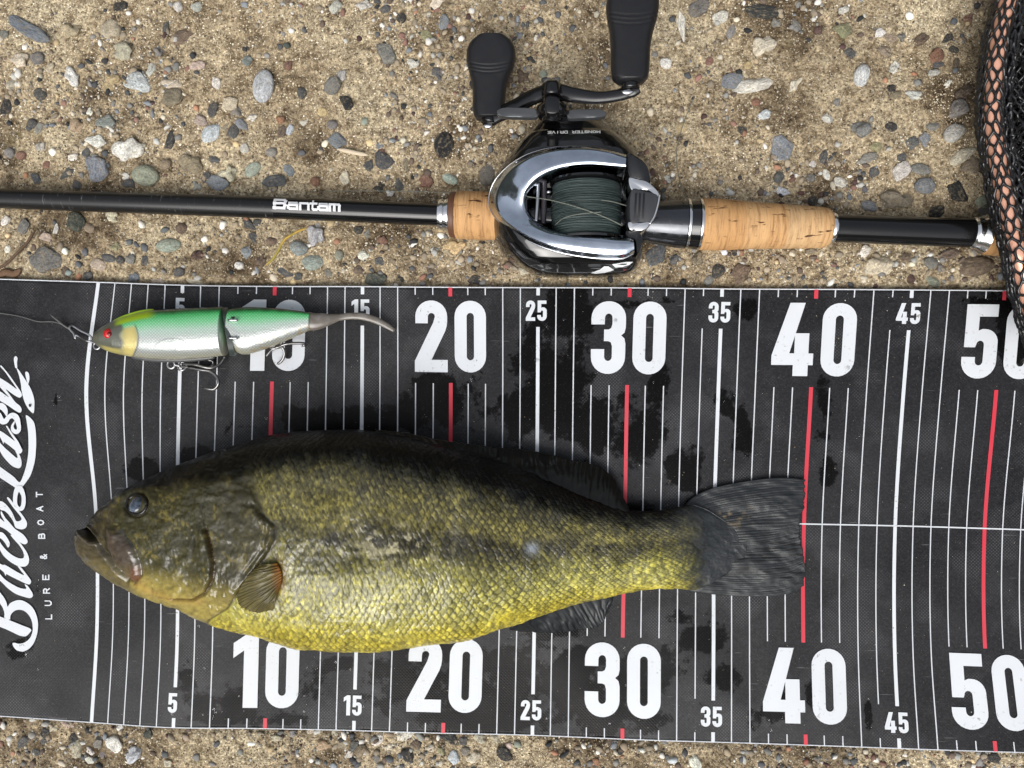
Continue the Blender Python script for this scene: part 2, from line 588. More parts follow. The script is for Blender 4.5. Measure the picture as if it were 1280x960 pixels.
# pale edge thread of the mat
for vf in (0.0, 1.0):
    P = mat_pt(uu, np.full(NU, vf), -0.0002)
    tube('edge_thread', P, 0.00042, m_grey_line, mat_root, n=6)

def arc(cx, cy, rx, ry, a0, a1, n=14):
    a = np.radians(np.linspace(a0, a1, n))
    return [(cx + rx * math.cos(t), cy + ry * math.sin(t)) for t in a]
DIG = {
 '0': (0.45, [arc(.225, .775, .225, .225, 180, 0) + arc(.225, .225, .225, .225, 0, -180), arc(.225, .775, .052, .055, 180, 0) + arc(.225, .225, .052, .055, 0, -180)]),
 '1': (0.335, [[(0, .68), (0, .885), (.165, 1), (.335, 1), (.335, 0), (.14, 0), (.14, .785)]]),
 '2': (0.465, [[(.01, .68)] + arc(.235, .778, .226, .222, 180, 0) + [(.46, .70), (.452, .64), (.43, .57), (.235, .172), (.465, .172), (.465, 0), (0, 0), (0, .155), (.262, .69), (.285, .77)] + arc(.237, .778, .049, .047, 0, 180, 8) + [(.185, .68)]]),
 '3': (0.47, [[(0, .68)] + arc(.235, .77, .235, .23, 180, 0) + [(.47, .64), (.455, .57), (.41, .53), (.455, .49), (.47, .42)] + arc(.235, .23, .235, .23, 0, -180) + [(0, .34), (.182, .34)] + arc(.235, .235, .052, .058, 180, 360, 8) + [(.287, .38), (.27, .435), (.235, .45), (.175, .45), (.175, .61), (.235, .61), (.27, .63), (.287, .68)] + arc(.235, .77, .052, .06, 0, 180, 8) + [(.182, .68)]]),
 '4': (0.555, [[(.22, 1), (.42, 1), (.235, .31), (.30, .31), (.30, .585), (.49, .585), (.49, .31), (.555, .31), (.555, .15), (.49, .15), (.49, 0), (.29, 0), (.29, .15), (0, .15), (0, .28)]]),
 '5': (0.47, [[(.02, 1), (.45, 1), (.45, .835), (.20, .835), (.20, .645), (.25, .668)] + arc(.29, .49, .18, .178, 90, 0, 8) + arc(.235, .23, .235, .23, 0, -180) + [(0, .29), (.182, .29)] + arc(.235, .235, .052, .058, 180, 360, 8) + arc(.235, .455, .052, .055, 0, 180, 8) + [(.17, .42), (.02, .42)]]),
}

def dens(c, step):
    out = []
    for k in range(len(c)):
        a, b = np.array(c[k]), np.array(c[(k + 1) % len(c)])
        n = max(1, int(np.linalg.norm(b - a) / step))
        for i in range(n):
            out.append(tuple(a + (b - a) * i / n))
    return out

def fill(contours):
    """Triangles for an outline with holes; returns 2-D points and faces."""
    cs = [[Vector((x, y, 0)) for x, y in c] for c in contours]
    tri = tessellate_polygon(cs)
    pts = [(p.x, p.y) for c in cs for p in c]
    return np.array(pts), tri

def print_shape(name, contours, fn, mat, parent, lift=LIFT):
    pts, tri = fill(contours)
    P = fn(pts[:, 0], pts[:, 1], lift)
    o = poly(name, P, tri, mat, parent, False)
    if o.data.polygons and sum(p.normal.z for p in o.data.polygons) < 0:
        o.data.flip_normals()
    return o

def number(txt, u, v0, v1):
    hh = (v1 - v0) * 24.9            # cm
    gap = 0.10
    wd = [DIG[c][0] for c in txt]
    tot = sum(wd) + gap * (len(txt) - 1)
    x = -tot / 2
    for c, w_ in zip(txt, wd):
        cs = [dens([(u + (x + a) * hh, v1 - b * (v1 - v0)) for a, b in q], 10) for q in DIG[c][1]]
        print_shape('numeral', cs, lambda a, b, l: mat_pt(a, b, l), m_white, mat_root, LIFT * 2)
        x += w_ + gap
for u in range(5, 56, 5):
    t = str(u)
    if u % 10 == 0:
        number(t, u, 0.030, 0.191)
        number(t, u, 0.787, 0.953)
    else:
        number(t, u - 0.1, 0.029, 0.0745)
        number(t, u - 0.1, 0.921, 0.966)

# script lettering on the left end, traced as brush strokes (x, y, width)
def stroke_outline(pts, n=26):
    P = crom(np.array(pts, float), n)
    c, w_ = P[:, :2], np.maximum(P[:, 2], 0.4) / 2
    T = np.gradient(c, axis=0); T /= np.linalg.norm(T, axis=1)[:, None] + 1e-9
    N = np.stack([-T[:, 1], T[:, 0]], -1)
    L, R = c + N * w_[:, None], c - N * w_[:, None]
    e0 = [c[0] - T[0] * w_[0] * math.sin(a) + N[0] * w_[0] * math.cos(a) for a in np.linspace(math.pi, 0, 7)[1:-1]]
    e1 = [c[-1] + T[-1] * w_[-1] * math.sin(a) + N[-1] * w_[-1] * math.cos(a) for a in np.linspace(0, math.pi, 7)[1:-1]]
    return L, R, e0, e1

def px_mat(x, y, lift):
    P = pix(x, y, MATZ)
    P[..., 2] = MATZ + mat_wave(P[..., 0], P[..., 1]) + lift
    return P

def brush(name, pts, fn, mat, parent, lift, n=26):
    L, R, e0, e1 = stroke_outline(pts, n)
    k = len(L)
    V = list(L) + list(R)
    Fc = [(i, i + 1, k + i + 1, k + i) for i in range(k - 1)]
    b0 = len(V); V += e0
    Fc.append(tuple([k] + list(range(b0, b0 + len(e0))) + [0]))
    b1 = len(V); V += e1
    Fc.append(tuple([k - 1] + list(range(b1, b1 + len(e1))) + [2 * k - 1]))
    V = np.array(V)
    P = fn(V[:, 0], V[:, 1], lift)
    o = poly(name, P, Fc, mat, parent, False)
    if sum(p.normal.z for p in o.data.polygons) < 0:
        o.data.flip_normals()
    return o
LOGO = [
 ('logo_spray', 440, [(190,85),(212,55),(238,80),(232,140),(235,210),(210,210),(195,150)]),
 ('logo_spray', 440, [(345,285),(362,262),(392,285),(402,360),(385,425),(368,390)]),
 ('logo_fish', 440, [(230,225),(250,232),(340,360),(420,490),(465,620),(468,740),(455,815),(390,760),(335,660),(300,530),(285,420),(260,310)]),
 ('logo_letter', 440, [(5,195),(22,183),(120,295),(225,440),(292,540),(298,585),(265,608),(190,570),(85,497),(130,560),(210,665),(275,720),(298,765),(283,805),(235,795),(120,718),(-60,600),(-60,480),(0,520),(125,603),(60,530),(-10,455),(-80,390),(-80,310),(0,345),(70,385),(160,445),(232,492),(150,375),(70,265),(10,200)]),
 ('logo_letter', 440, [(-60,670),(0,680),(40,682),(85,720),(110,780),(105,840),(90,855),(60,810),(10,765),(-60,745)]),
 ('logo_letter', 520, [(0,195),(50,220),(140,285),(245,365),(300,430),(305,470),(275,500),(240,485),(190,440),(70,350),(55,370),(40,340),(0,270),(-60,220),(-60,160)]),
 ('logo_letter', 520, [(-40,290),(0,345),(70,420),(160,500),(235,560),(240,520),(215,465),(255,490),(290,570),(297,640),(280,685),(240,693),(160,655),(60,550),(0,455),(-40,400)]),
 ('logo_letter', 520, [(355,-10),(395,5),(450,60),(478,130),(493,280),(490,450),(470,620),(420,780),(365,870),(310,940),(290,975),(230,975),(215,955),(100,880),(0,815),(-60,780),(-60,640),(0,670),(120,755),(200,815),(270,882),(320,790),(360,660),(385,520),(392,380),(385,200),(365,60)]),
 ('logo_letter', 600, [(105,245),(125,232),(175,290),(240,380),(300,455),(350,530),(367,580),(355,630),(310,655),(255,650),(210,625),(190,560),(130,465),(70,410),(25,400),(0,380),(-60,360),(-60,270),(0,278),(50,290),(110,345),(170,430),(205,510),(225,545),(260,548),(293,525),(285,490),(235,425),(175,350)]),
 ('logo_letter', 600, [(30,415),(80,500),(140,570),(210,650),(310,720),(365,790),(372,830),(340,855),(290,840),(235,795),(170,730),(80,655),(0,615),(-60,590),(-60,460),(0,500),(70,555),(30,480),(18,430)]),
 ('logo_letter', 670, [(150,-15),(190,-10),(250,55),(310,135),(365,220),(392,300),(385,360),(350,400),(300,407),(245,398),(150,345),(60,265),(5,175),(-60,60),(-60,-60),(0,60),(60,150),(140,230),(230,285),(295,298),(325,275),(315,210),(270,130),(210,60)]),
 ('logo_letter', 670, [(-50,-60),(0,-55),(50,-45),(105,20),(138,90),(130,140),(110,147),(90,110),(50,55),(10,25),(-50,15)]),
 ('logo_letter', 670, [(240,395),(290,420),(360,510),(410,580),(418,615),(400,642),(370,640),(330,625),(260,590),(170,545),(95,505),(85,530),(60,480),(0,430),(-50,400),(-50,340),(0,360),(50,385),(70,380),(150,425),(240,480),(325,520),(280,455)]),
 ('logo_letter', 670, [(-50,440),(0,490),(70,570),(170,640),(270,690),(355,700),(335,645),(370,660),(410,715),(440,770),(435,810),(400,826),(330,810),(220,770),(120,700),(30,610),(-50,540)]),
 ('logo_letter', 735, [(110,245),(150,195),(250,158),(340,180),(430,250),(485,350),(510,470),(500,600),(460,720),(400,800),(330,840),(280,843),(220,820),(180,765),(175,730),(200,728),(260,740),(330,725),(400,670),(435,590),(440,520),(425,430),(380,350),(320,300),(250,287),(190,310),(150,360),(135,420),(70,395),(68,340),(50,270),(0,190),(-60,130),(-60,-40),(0,40),(60,120),(95,190)]),
 ('logo_letter', 735, [(-60,350),(0,372),(130,425),(300,495),(418,548),(395,600),(350,640),(300,640),(250,625),(120,560),(0,510),(-60,490)]),
]
S = 10.667
kq = 0
for nm, y0, pts_ in LOGO:
    kq += 1
    c_ = crom(np.array([(x / S, y0 + y / S) for x, y in pts_]), len(pts_) * 4, True)
    print_shape(nm, [[tuple(q) for q in c_]], px_mat, m_white, mat_root, LIFT * (1.2 + .12 * kq))
ring_o = crom(np.array([(230,80),(300,80),(335,140),(355,230),(352,320),(330,385),(290,410),(240,390),(195,330),(187,250),(197,160),(215,100)], float) / S + [0, 600], 48, True)
ring_i = crom(np.array([(265,155),(245,220),(243,300),(262,350),(285,350),(300,300),(300,220),(280,175)], float) / S + [0, 600], 32, True)
print_shape('logo_letter', [[tuple(q) for q in ring_o], [tuple(q) for q in ring_i]], px_mat, m_white, mat_root, LIFT * 3.6)
def A_(*p):
    return [(x / S, 440 + y / S, w_ / S) for x, y, w_ in p]
brush('logo_letter', A_((-20, 850, 110), (40, 920, 80), (90, 920, 70), (130, 870, 60), (185, 845, 75), (235, 880, 80), (262, 960, 60), (268, 1030, 55), (235, 1065, 58), (190, 1040, 52), (180, 990, 36), (200, 945, 22), (215, 920, 10)), px_mat, m_white, mat_root, LIFT * 3.8, n=50)
brush('logo_letter', A_((105, 990, 18), (170, 1093, 26), (240, 1193, 34), (280, 1283, 46)), px_mat, m_white, mat_root, LIFT * 4.0)
brush('logo_eye', A_((415, 705, 26), (418, 715, 28), (420, 722, 24)), px_mat, m_mat, mat_root, LIFT * 4.4, n=6)

# plain stroke letters, unit box 0..1 x 0..1
LET = {
 'A': [[(0, 0), (.5, 1), (1, 0)], [(.2, .35), (.8, .35)]], 'B': [[(0, 0), (0, 1), (.7, 1), (.9, .85), (.9, .65), (.7, .52), (0, .52)], [(.7, .52), (1, .38), (1, .15), (.75, 0), (0, 0)]],
 'D': [[(0, 0), (0, 1), (.6, 1), (1, .7), (1, .3), (.6, 0), (0, 0)]], 'E': [[(1, 0), (0, 0), (0, 1), (1, 1)], [(0, .52), (.8, .52)]], 'I': [[(.5, 0), (.5, 1)]],
 'L': [[(0, 1), (0, 0), (.9, 0)]], 'M': [[(0, 0), (0, 1), (.5, .35), (1, 1), (1, 0)]], 'N': [[(0, 0), (0, 1), (1, 0), (1, 1)]],
 'O': [[(.5, 0), (.15, .15), (0, .5), (.15, .85), (.5, 1), (.85, .85), (1, .5), (.85, .15), (.5, 0)]], 'R': [[(0, 0), (0, 1), (.7, 1), (.95, .82), (.95, .62), (.7, .48), (0, .48)], [(.55, .48), (1, 0)]],
 'S': [[(0, .12), (.3, 0), (.75, 0), (1, .2), (.85, .45), (.15, .58), (0, .8), (.3, 1), (.7, 1), (1, .88)]], 'T': [[(0, 1), (1, 1)], [(.5, 1), (.5, 0)]],
 'U': [[(0, 1), (0, .25), (.3, 0), (.7, 0), (1, .25), (1, 1)]], 'V': [[(0, 1), (.5, 0), (1, 1)]],
 '&': [[(1, 0), (.2, .7), (.3, 1), (.6, 1), (.68, .8), (.1, .3), (.2, 0), (.6, 0), (1, .4)]],
}
def letter_geo(ch, t, parts=1):
    """Flat stroke letter as quads in its unit box."""
    V, Fc = [], []
    for ln in LET[ch]:
        for a, b in zip(ln[:-1], ln[1:]):
            a, b = np.array(a, float), np.array(b, float)
            d = (b - a) / (np.linalg.norm(b - a) + 1e-9)
            n = np.array([-d[1], d[0]]) * t / 2
            a, b = a - d * t * 0.45, b + d * t * 0.45
            for q in range(parts):
                p0, p1 = a + (b - a) * q / parts, a + (b - a) * (q + 1) / parts
                o = len(V)
                V += [p0 + n, p1 + n, p1 - n, p0 - n]
                Fc.append((o, o + 1, o + 2, o + 3))
    return np.array(V), Fc
for ch, x, y in [('L', 60.8, 770.8), ('U', 60.2, 754), ('R', 58.2, 738.6), ('E', 57.3, 721.6), ('&', 54.7, 696), ('B', 52.5, 670), ('O', 51.4, 653), ('A', 50.3, 635.8), ('T', 49.9, 618)]:
    Vl, Fl = letter_geo(ch, 0.24)
    wpx = 5.6
    X = x - (Vl[:, 1] - 0.5) * 7.2
    Y = y - (Vl[:, 0] - 0.5) * wpx
    P = px_mat(X, Y, LIFT * 2)
    P[:, 2] += np.repeat(np.arange(len(P) // 4), 4) * 0.00002
    o = poly('letter', P, Fl, m_white, mat_root, False)
    if sum(p.normal.z for p in o.data.polygons) < 0: o.data.flip_normals()

# ------------------------------------------------------------------ pebbles
COLS = {'blue': (122, 132, 142), 'grey': (132, 130, 124), 'slate': (84, 88, 92), 'dark': (58, 60, 62), 'black': (40, 42, 45), 'white': (222, 218, 206), 'wblue': (192, 200, 208),
        'cream': (205, 192, 160), 'pale': (184, 184, 174), 'tan': (150, 132, 102), 'brown': (112, 90, 72), 'brick': (150, 98, 76), 'orange': (182, 116, 66), 'yellow': (204, 172, 104),
        'teal': (128, 142, 138), 'green': (142, 150, 128), 'mint': (160, 178, 160), 'pink': (196, 170, 150), 'maroon': (92, 60, 56), 'purple': (120, 112, 116), 'peach': (190, 156, 112),
        'olive': (150, 146, 96), 'sandy': (172, 150, 112), 'rust': (146, 92, 62), 'dgreen': (70, 82, 74)}
# photograph x, y, length, width, turn (degrees, counter-clockwise), colour, a = angular / r = rounded / f = rough
ST = """35 35 66 20 -30 blue a;3 41 14 12 0 grey r;146 4 20 15 0 dark r;220 6 12 14 0 white r;243 5 13 16 80 pale r;85 37 30 20 10 sandy r;135 33 28 24 0 cream f;150 62 28 24 0 cream f;227 44 40 18 10 brown a
204 35 20 8 80 slate a;29 58 10 9 0 white r;22 73 26 20 0 cream f;43 71 19 18 0 grey r;59 82 16 12 80 cream f;108 75 9 8 0 dark r;86 93 28 17 -60 white f;13 104 20 15 0 cream f;45 115 18 16 -20 slate r;2 131 24 16 80 dark r
136 99 31 21 70 yellow f;168 101 40 25 -25 wblue a;185 84 20 13 70 pale f;195 64 14 14 0 grey f;213 104 30 12 -5 cream r;214 122 28 23 0 tan r;246 135 10 10 0 orange r;267 138 19 14 70 slate a;287 130 20 16 0 cream r
295 140 16 12 20 grey r;250 149 22 16 -10 pink r;264 165 31 20 40 wblue r;291 165 19 16 60 slate r;302 156 20 13 -55 blue r;282 159 12 12 0 tan r;110 138 14 12 0 white f;35 152 14 13 0 slate r;45 158 17 12 60 grey a;94 155 20 18 0 peach f
132 151 30 17 -5 teal r;119 176 31 19 -20 white a;158 187 43 29 8 white f;211 175 25 14 70 dark a;195 176 14 6 60 pale r;46 181 13 12 0 pale f;64 189 16 6 -75 white r;89 195 15 10 10 white a;105 189 15 12 50 slate a
120 209 36 32 -60 blue a;181 219 37 26 -15 green r;207 206 16 14 0 tan r;237 205 34 24 -20 tan f;229 204 13 10 -50 dark r;286 215 29 25 20 cream f;314 212 27 17 42 mint r;306 185 13 12 0 pale r;296 181 10 9 0 yellow r
282 193 11 10 0 tan r;267 198 17 14 30 slate f;272 229 27 18 -30 blue r;256 221 15 12 40 slate r;245 232 14 12 0 pale f;21 192 14 12 0 brick r;54 205 12 11 0 brick r;6 189 14 14 0 grey r;82 216 23 13 25 slate a;41 221 16 12 -50 slate a
94 231 14 12 0 slate r;155 220 14 10 0 white r;160 230 17 12 0 slate r;29 218 10 8 0 orange r;309 75 20 13 15 teal r;270 104 14 11 80 white a;242 70 11 10 0 dark r;246 81 20 13 0 pink f;330 107 42 27 78 wblue r;334 70 13 9 0 grey r
360 80 13 11 60 brick r;376 116 15 13 80 slate r;315 147 15 10 10 white f;354 163 20 13 60 brown a;362 160 17 14 40 wblue a;350 149 12 11 0 orange r;379 150 19 11 50 pale a;432 126 20 16 -50 black a;402 139 13 12 0 yellow r
416 107 25 19 50 grey r;425 94 18 14 80 pale r;455 151 12 9 70 green r;422 174 25 20 -40 blue a;414 155 14 12 0 purple r;406 179 10 10 0 cream f;475 180 12 10 0 blue r;479 200 29 22 -45 slate a;459 204 18 15 -20 slate a
506 205 17 10 80 tan r;461 177 10 8 80 yellow r;504 175 10 9 0 cream f;490 175 8 8 0 pale r;342 227 31 17 5 slate a;359 212 17 13 -50 blue a;340 191 15 13 0 grey r;377 191 10 10 0 slate r;394 226 14 13 0 rust r;430 222 18 14 -70 cream a
474 232 18 15 20 dark r;497 229 20 16 80 slate a;531 225 21 19 40 brick f;561 222 23 12 -25 mint r;554 181 33 25 75 black r;546 89 16 13 -20 slate a;516 78 18 16 20 white f;506 52 11 10 0 brick r;482 64 30 22 -50 grey a
532 42 19 15 -45 olive a;554 27 20 14 80 blue r;500 20 13 13 0 dark r;481 8 15 10 20 slate r;454 5 22 13 0 white f;419 7 18 15 80 pale f;359 57 11 9 0 dgreen r;381 39 11 8 0 slate r;546 3 24 14 20 cream f;647 24 9 8 0 blue r
852 31 44 12 92 white r;833 80 18 14 -20 white a;813 140 12 9 0 cream r;853 158 18 13 60 yellow r;678 91 13 11 0 green r;655 95 22 18 -40 brown f;645 122 11 10 0 cream r;608 218 28 20 70 grey r;656 337 20 15 -25 cream a
821 320 34 25 60 slate a;841 324 16 15 0 slate r;835 222 14 11 -45 pale a;876 7 32 22 40 grey a;901 19 21 17 25 white a;952 12 46 18 -8 dark r;922 23 9 7 0 cream r;936 37 10 9 0 black a;971 26 12 11 0 grey r;997 29 16 9 -55 grey r
915 37 20 10 70 grey r;1056 36 26 22 -30 olive a;1077 21 10 9 0 black a;1056 10 14 10 5 white r;1025 36 11 11 0 maroon r;1064 64 15 13 -30 slate a;1054 57 11 9 80 maroon r;1102 40 14 12 30 white a;1116 45 16 14 0 tan r;1130 44 13 12 0 grey r
1079 94 27 20 80 wblue r;1121 82 17 13 50 white f;954 55 32 21 20 cream f;935 79 12 11 0 yellow r;946 75 8 8 0 peach r;889 75 14 11 45 brick a;873 97 12 9 0 brick r;916 100 26 19 -5 blue r;944 106 52 21 18 white f;995 105 27 13 50 cream f
946 126 12 11 0 rust r;957 142 17 13 -15 wblue a;1036 146 14 13 0 white r;929 161 14 11 -60 dark a;980 185 38 31 -60 blue a;975 221 16 14 50 slate r;1049 124 14 10 60 grey r;1076 160 27 22 -20 grey f;1115 156 17 14 -40 dark a
1096 182 16 13 -10 olive a;1086 197 31 12 15 grey a;1126 214 25 18 35 white a;1021 204 15 10 -35 white r;1035 216 15 11 -50 white f;1052 227 20 12 -25 white r;1031 195 18 10 80 slate r;1015 221 12 11 0 grey r;1094 214 13 12 20 slate a
1117 110 14 11 -10 black a;1107 100 8 8 0 orange r;1145 119 25 12 -5 white f;1154 47 27 15 15 brown f;1189 45 18 11 20 dark a;1196 60 13 11 0 dark r;1215 21 16 14 0 brick f;1195 24 13 9 10 slate a;1140 17 11 10 0 white r;1172 70 21 18 50 rust f
1199 76 16 9 80 brown r;1196 87 10 8 0 slate r;1206 116 25 19 60 brown f;1197 137 28 22 30 grey f;1194 166 30 21 25 pale r;1167 157 16 12 10 grey r;1144 177 20 17 20 slate a;1157 174 22 14 80 blue a;1205 194 38 15 30 cream r;1215 207 27 25 0 tan r
1152 212 25 14 -5 grey r;1157 232 26 19 -10 blue r;1196 241 31 23 -50 black a;1107 62 19 15 -10 tan r;1175 78 16 10 10 slate a;1169 89 15 9 0 pale f;1186 103 15 8 55 white f;1126 196 15 10 10 slate a;1143 92 8 7 0 orange r;1147 103 10 9 0 grey r
1120 118 14 10 0 tan r;6 275 17 11 50 white a;26 281 22 15 65 grey a;10 294 10 7 0 yellow r;66 285 15 8 70 white a;54 295 15 13 0 pink r;91 279 29 24 60 dgreen a;111 284 14 13 0 tan r;141 272 20 18 0 cream f;55 325 39 36 30 grey a;81 314 13 8 -70 white a
6 311 13 10 60 white r;107 344 14 13 0 slate r;96 346 11 8 0 orange r;105 314 11 10 0 slate r;122 330 21 15 -15 pink r;134 322 21 11 -15 slate r;149 325 12 11 0 slate r;163 303 10 9 0 slate r;171 306 11 8 0 slate r;181 310 11 9 0 slate r
181 324 15 11 80 slate r;161 324 17 15 0 grey f;165 346 16 14 0 blue r;145 309 14 12 0 olive f;199 346 27 21 50 pink a;224 340 15 11 10 slate r;211 307 32 18 3 mint r;227 285 16 15 0 brown r;207 288 11 9 0 slate r;179 281 13 9 -60 white a
256 299 18 6 -38 white a;279 281 11 10 0 white r;246 319 14 13 0 maroon f;299 332 12 10 0 white r;309 316 15 11 50 blue a;311 281 24 11 -45 slate a;243 351 24 10 -10 cream f;80 339 14 11 70 brown r;75 308 11 10 0 tan r;97 330 12 9 80 slate r;85 341 9 8 0 teal r
394 292 34 24 80 wblue f;374 310 25 19 -15 teal r;389 328 29 19 5 mint r;317 296 19 13 -60 slate a;340 301 16 12 0 brown r;308 314 13 11 0 blue r;327 326 16 14 70 brown f;356 341 23 10 -25 slate r;372 345 13 10 0 slate r;366 352 11 9 0 yellow r
342 347 11 10 0 cream f;422 318 13 11 70 green r;454 318 17 13 0 white f;473 326 13 12 0 slate r;469 349 27 16 -10 dgreen a;447 286 12 11 0 dark r;458 292 14 10 80 grey r;477 300 13 12 0 brick r;551 293 11 9 30 white a;567 306 30 22 0 yellow f
486 241 12 10 0 white f;539 337 17 12 -20 brown a;528 346 10 10 0 rust r;447 337 14 13 0 brown r;410 341 14 10 -30 grey a;500 346 12 11 0 dark r;595 350 24 13 -10 dark r;321 277 12 10 0 slate r;871 324 21 17 50 tan f;905 315 10 7 0 wblue r
899 338 21 17 70 dark r;928 342 27 23 60 brown a;1013 313 18 8 15 tan r;1081 314 19 15 20 white f;1100 333 36 28 30 cream f;1046 349 24 9 80 dark a;1039 353 13 9 70 white a;1140 348 12 10 0 maroon r;1140 330 10 9 0 cream r;1163 328 19 15 -20 grey r
1176 335 11 11 0 grey r;1168 352 23 13 -30 green r;1217 333 48 25 5 brown r;1186 318 32 13 5 brown f;977 324 9 8 0 tan r;854 352 11 9 0 black r;886 350 14 12 60 grey r;1132 321 15 13 0 brown f;979 238 18 11 -25 wblue r;913 241 15 8 80 pale a
1049 247 14 9 0 tan r;1081 237 13 8 20 slate r;1088 258 21 14 -25 blue r;1120 251 46 28 8 tan f;1172 264 27 18 10 black r;1231 251 26 15 10 green r;1233 265 22 12 0 grey r;1018 250 14 12 20 dark r;1002 241 9 9 0 maroon r
25 931 19 13 40 slate r;37 921 11 10 0 grey r;53 918 15 15 0 dark a;51 929 13 10 0 slate r;62 912 13 10 0 cream f;81 909 22 13 -20 pink f;92 938 28 22 -60 cream f;92 925 19 14 10 dark a;122 929 19 13 45 grey f;146 911 13 11 0 white f;142 931 23 20 -40 white a
110 941 16 10 -20 white f;110 952 15 10 -10 white a;119 949 10 9 0 slate r;127 944 13 11 0 purple r;41 943 15 10 -20 slate a;166 944 23 19 60 wblue f;185 918 14 12 -10 dgreen r;209 955 14 10 -40 cream f;232 922 10 8 80 tan r;246 946 14 8 -70 grey r
271 930 10 9 0 slate r;314 930 11 8 -20 white a;75 957 12 8 0 cream f;124 957 14 8 0 dark r;300 941 10 8 0 grey r;266 955 10 8 0 grey r;391 917 17 13 -40 cream a;402 930 21 16 10 peach f;419 918 12 12 0 cream r;430 919 13 8 70 white a;425 932 18 12 -40 tan a
442 932 16 11 50 slate a;436 944 13 10 20 white a;454 939 21 19 0 tan f;472 926 20 15 20 white r;470 949 13 10 80 grey r;487 949 13 9 60 slate a;506 921 29 15 10 white a;525 921 11 10 0 grey r;509 946 22 15 -70 dark a;486 918 11 9 0 tan r
484 937 16 8 10 cream f;519 932 15 11 -30 brown a;536 937 15 10 0 cream f;551 940 12 11 60 olive f;560 925 28 14 -20 dark a;567 949 18 15 -60 wblue a;581 942 12 11 0 grey r;579 930 16 14 0 slate f;599 926 19 14 0 cream f;591 950 20 13 30 cream f
620 927 21 18 60 cream f;630 945 21 15 -60 dark a;636 934 11 9 0 pink r;417 957 11 7 0 blue r;447 955 13 9 0 slate r;366 919 13 10 0 grey f;344 924 17 9 10 cream f;647 932 11 10 0 green r;686 931 13 8 -60 dark a;693 942 8 8 0 orange r;706 944 13 9 -20 dark r
744 951 14 13 0 orange f;802 936 10 8 20 white a;780 932 11 9 0 tan f;765 930 16 10 0 brown r;840 949 12 10 60 wblue f;869 954 20 15 -60 white f;856 941 11 8 60 dark r;876 934 16 11 -20 tan f;927 949 10 8 80 slate r;909 940 13 9 0 tan f
952 957 10 8 0 slate r;721 954 11 9 0 slate r;1007 952 11 9 20 rust r;1024 949 14 10 0 grey f;1032 955 7 6 0 maroon r;1132 955 10 8 0 dark r;1225 955 12 10 -50 grey r;1217 952 9 8 0 yellow r;1095 950 9 7 0 pale r;1192 945 13 9 0 brown f;1244 949 15 11 -30 dark a;1062 940 14 11 70 tan f"""
stones = []
for item in ST.replace('\n', ';').split(';'):
    a = item.split()
    stones.append((float(a[0]), float(a[1]), float(a[2]), float(a[3]), float(a[4]), a[5], a[6]))
stones.sort(key=lambda s: -s[2] * s[3])

def stone_mesh(kind, seed, sub=3):
    import bmesh
    r = np.random.default_rng(seed)
    bm = bmesh.new()
    bmesh.ops.create_icosphere(bm, subdivisions=sub, radius=1.0)
    V = np.array([v.co[:] for v in bm.verts])
    if kind == 'a':      # cut by random planes, edges slightly worn
        n_pl = 12
        N = r.normal(size=(n_pl, 3)); N /= np.linalg.norm(N, axis=1)[:, None]
        N[0] = (r.uniform(-.15, .15), r.uniform(-.15, .15), 1)
        D = r.uniform(0.62, 0.95, n_pl); D[0] = 0.5
        N /= np.linalg.norm(N, axis=1)[:, None]
        q = V @ N.T
        s = np.where(q > 0.05, D / np.maximum(q, 0.05), 9).min(1)
        s = np.minimum(s, 1.15)
        V = V * s[:, None]
        f = 2.6
        V *= (1 + 0.07 * np.sin(V[:, :1] * f * 2 + seed) * np.sin(V[:, 1:2] * f * 1.7 + 2 * seed))
    else:
        amp = 0.10 if kind == 'r' else 0.24
        s = np.ones(len(V))
        for k in range(5):
            d = r.normal(size=3); fr = r.uniform(1.0, 2.4) * (1 if kind == 'r' else 1.9)
            s += amp / (k + 1) ** 0.5 * np.sin(V @ d * fr + r.uniform(0, 6))
        V = V * s[:, None]
    V[:, :2] /= np.abs(V[:, :2]).max(0)
    V[:, 2] /= np.abs(V[:, 2]).max()
    for v, c in zip(bm.verts, V):
        v.co = c
    me = bpy.data.meshes.new('pebble')
    bm.to_mesh(me); bm.free()
    me.polygons.foreach_set('use_smooth', np.ones(len(me.polygons), bool))
    me.materials.append(m_stone)
    return me
variants = {k: [stone_mesh(k, 100 * ord(k) + i) for i in range(14)] for k in 'arf'}

small = []       # what is too small for an object of its own: (x, y, l, w, ang, rgb)
for i, (px, py, L, W, ang, cn, kd) in enumerate(stones):
    c = np.array(lin(*COLS[cn])); c = (c * 0.62 + c.mean() * 0.38 * np.array([1.03, 1.0, .95])) * rng.uniform(0.95, 1.4) * np.array([rng.uniform(.95, 1.05), 1, rng.uniform(.95, 1.05)])
    if i >= 300:
        small.append((px, py, L, W, ang, c))
        continue
    if kd == 'r' and random.random() < .42: kd = random.choice('af')
    P = pix(px, py, 0.002)
    m = pxm(0.0)
    o = bpy.data.objects.new('pebble', random.choice(variants[kd]))
    col.objects.link(o)
    o.parent = ground
    hgt = min(W, L) * m * (0.30 if kd == 'a' else 0.36)
    o.scale = (L * m / 2 * 1.04, W * m / 2 * 1.06, hgt)
    o.rotation_euler = (random.uniform(-.12, .12), random.uniform(-.12, .12), math.radians(ang) + (math.pi if random.random() < .5 else 0))
    z = float(gz(P[0], P[1])) + hgt * random.uniform(-0.25, 0.34)
    if under_mat(P[None])[0] > -max(L, W) * .5 - 3:
        z = min(z, 0.0005 - hgt * 0.45)
    o.location = (P[0], P[1], z)
    o.color = (*np.clip(c, 0, 1), 1)

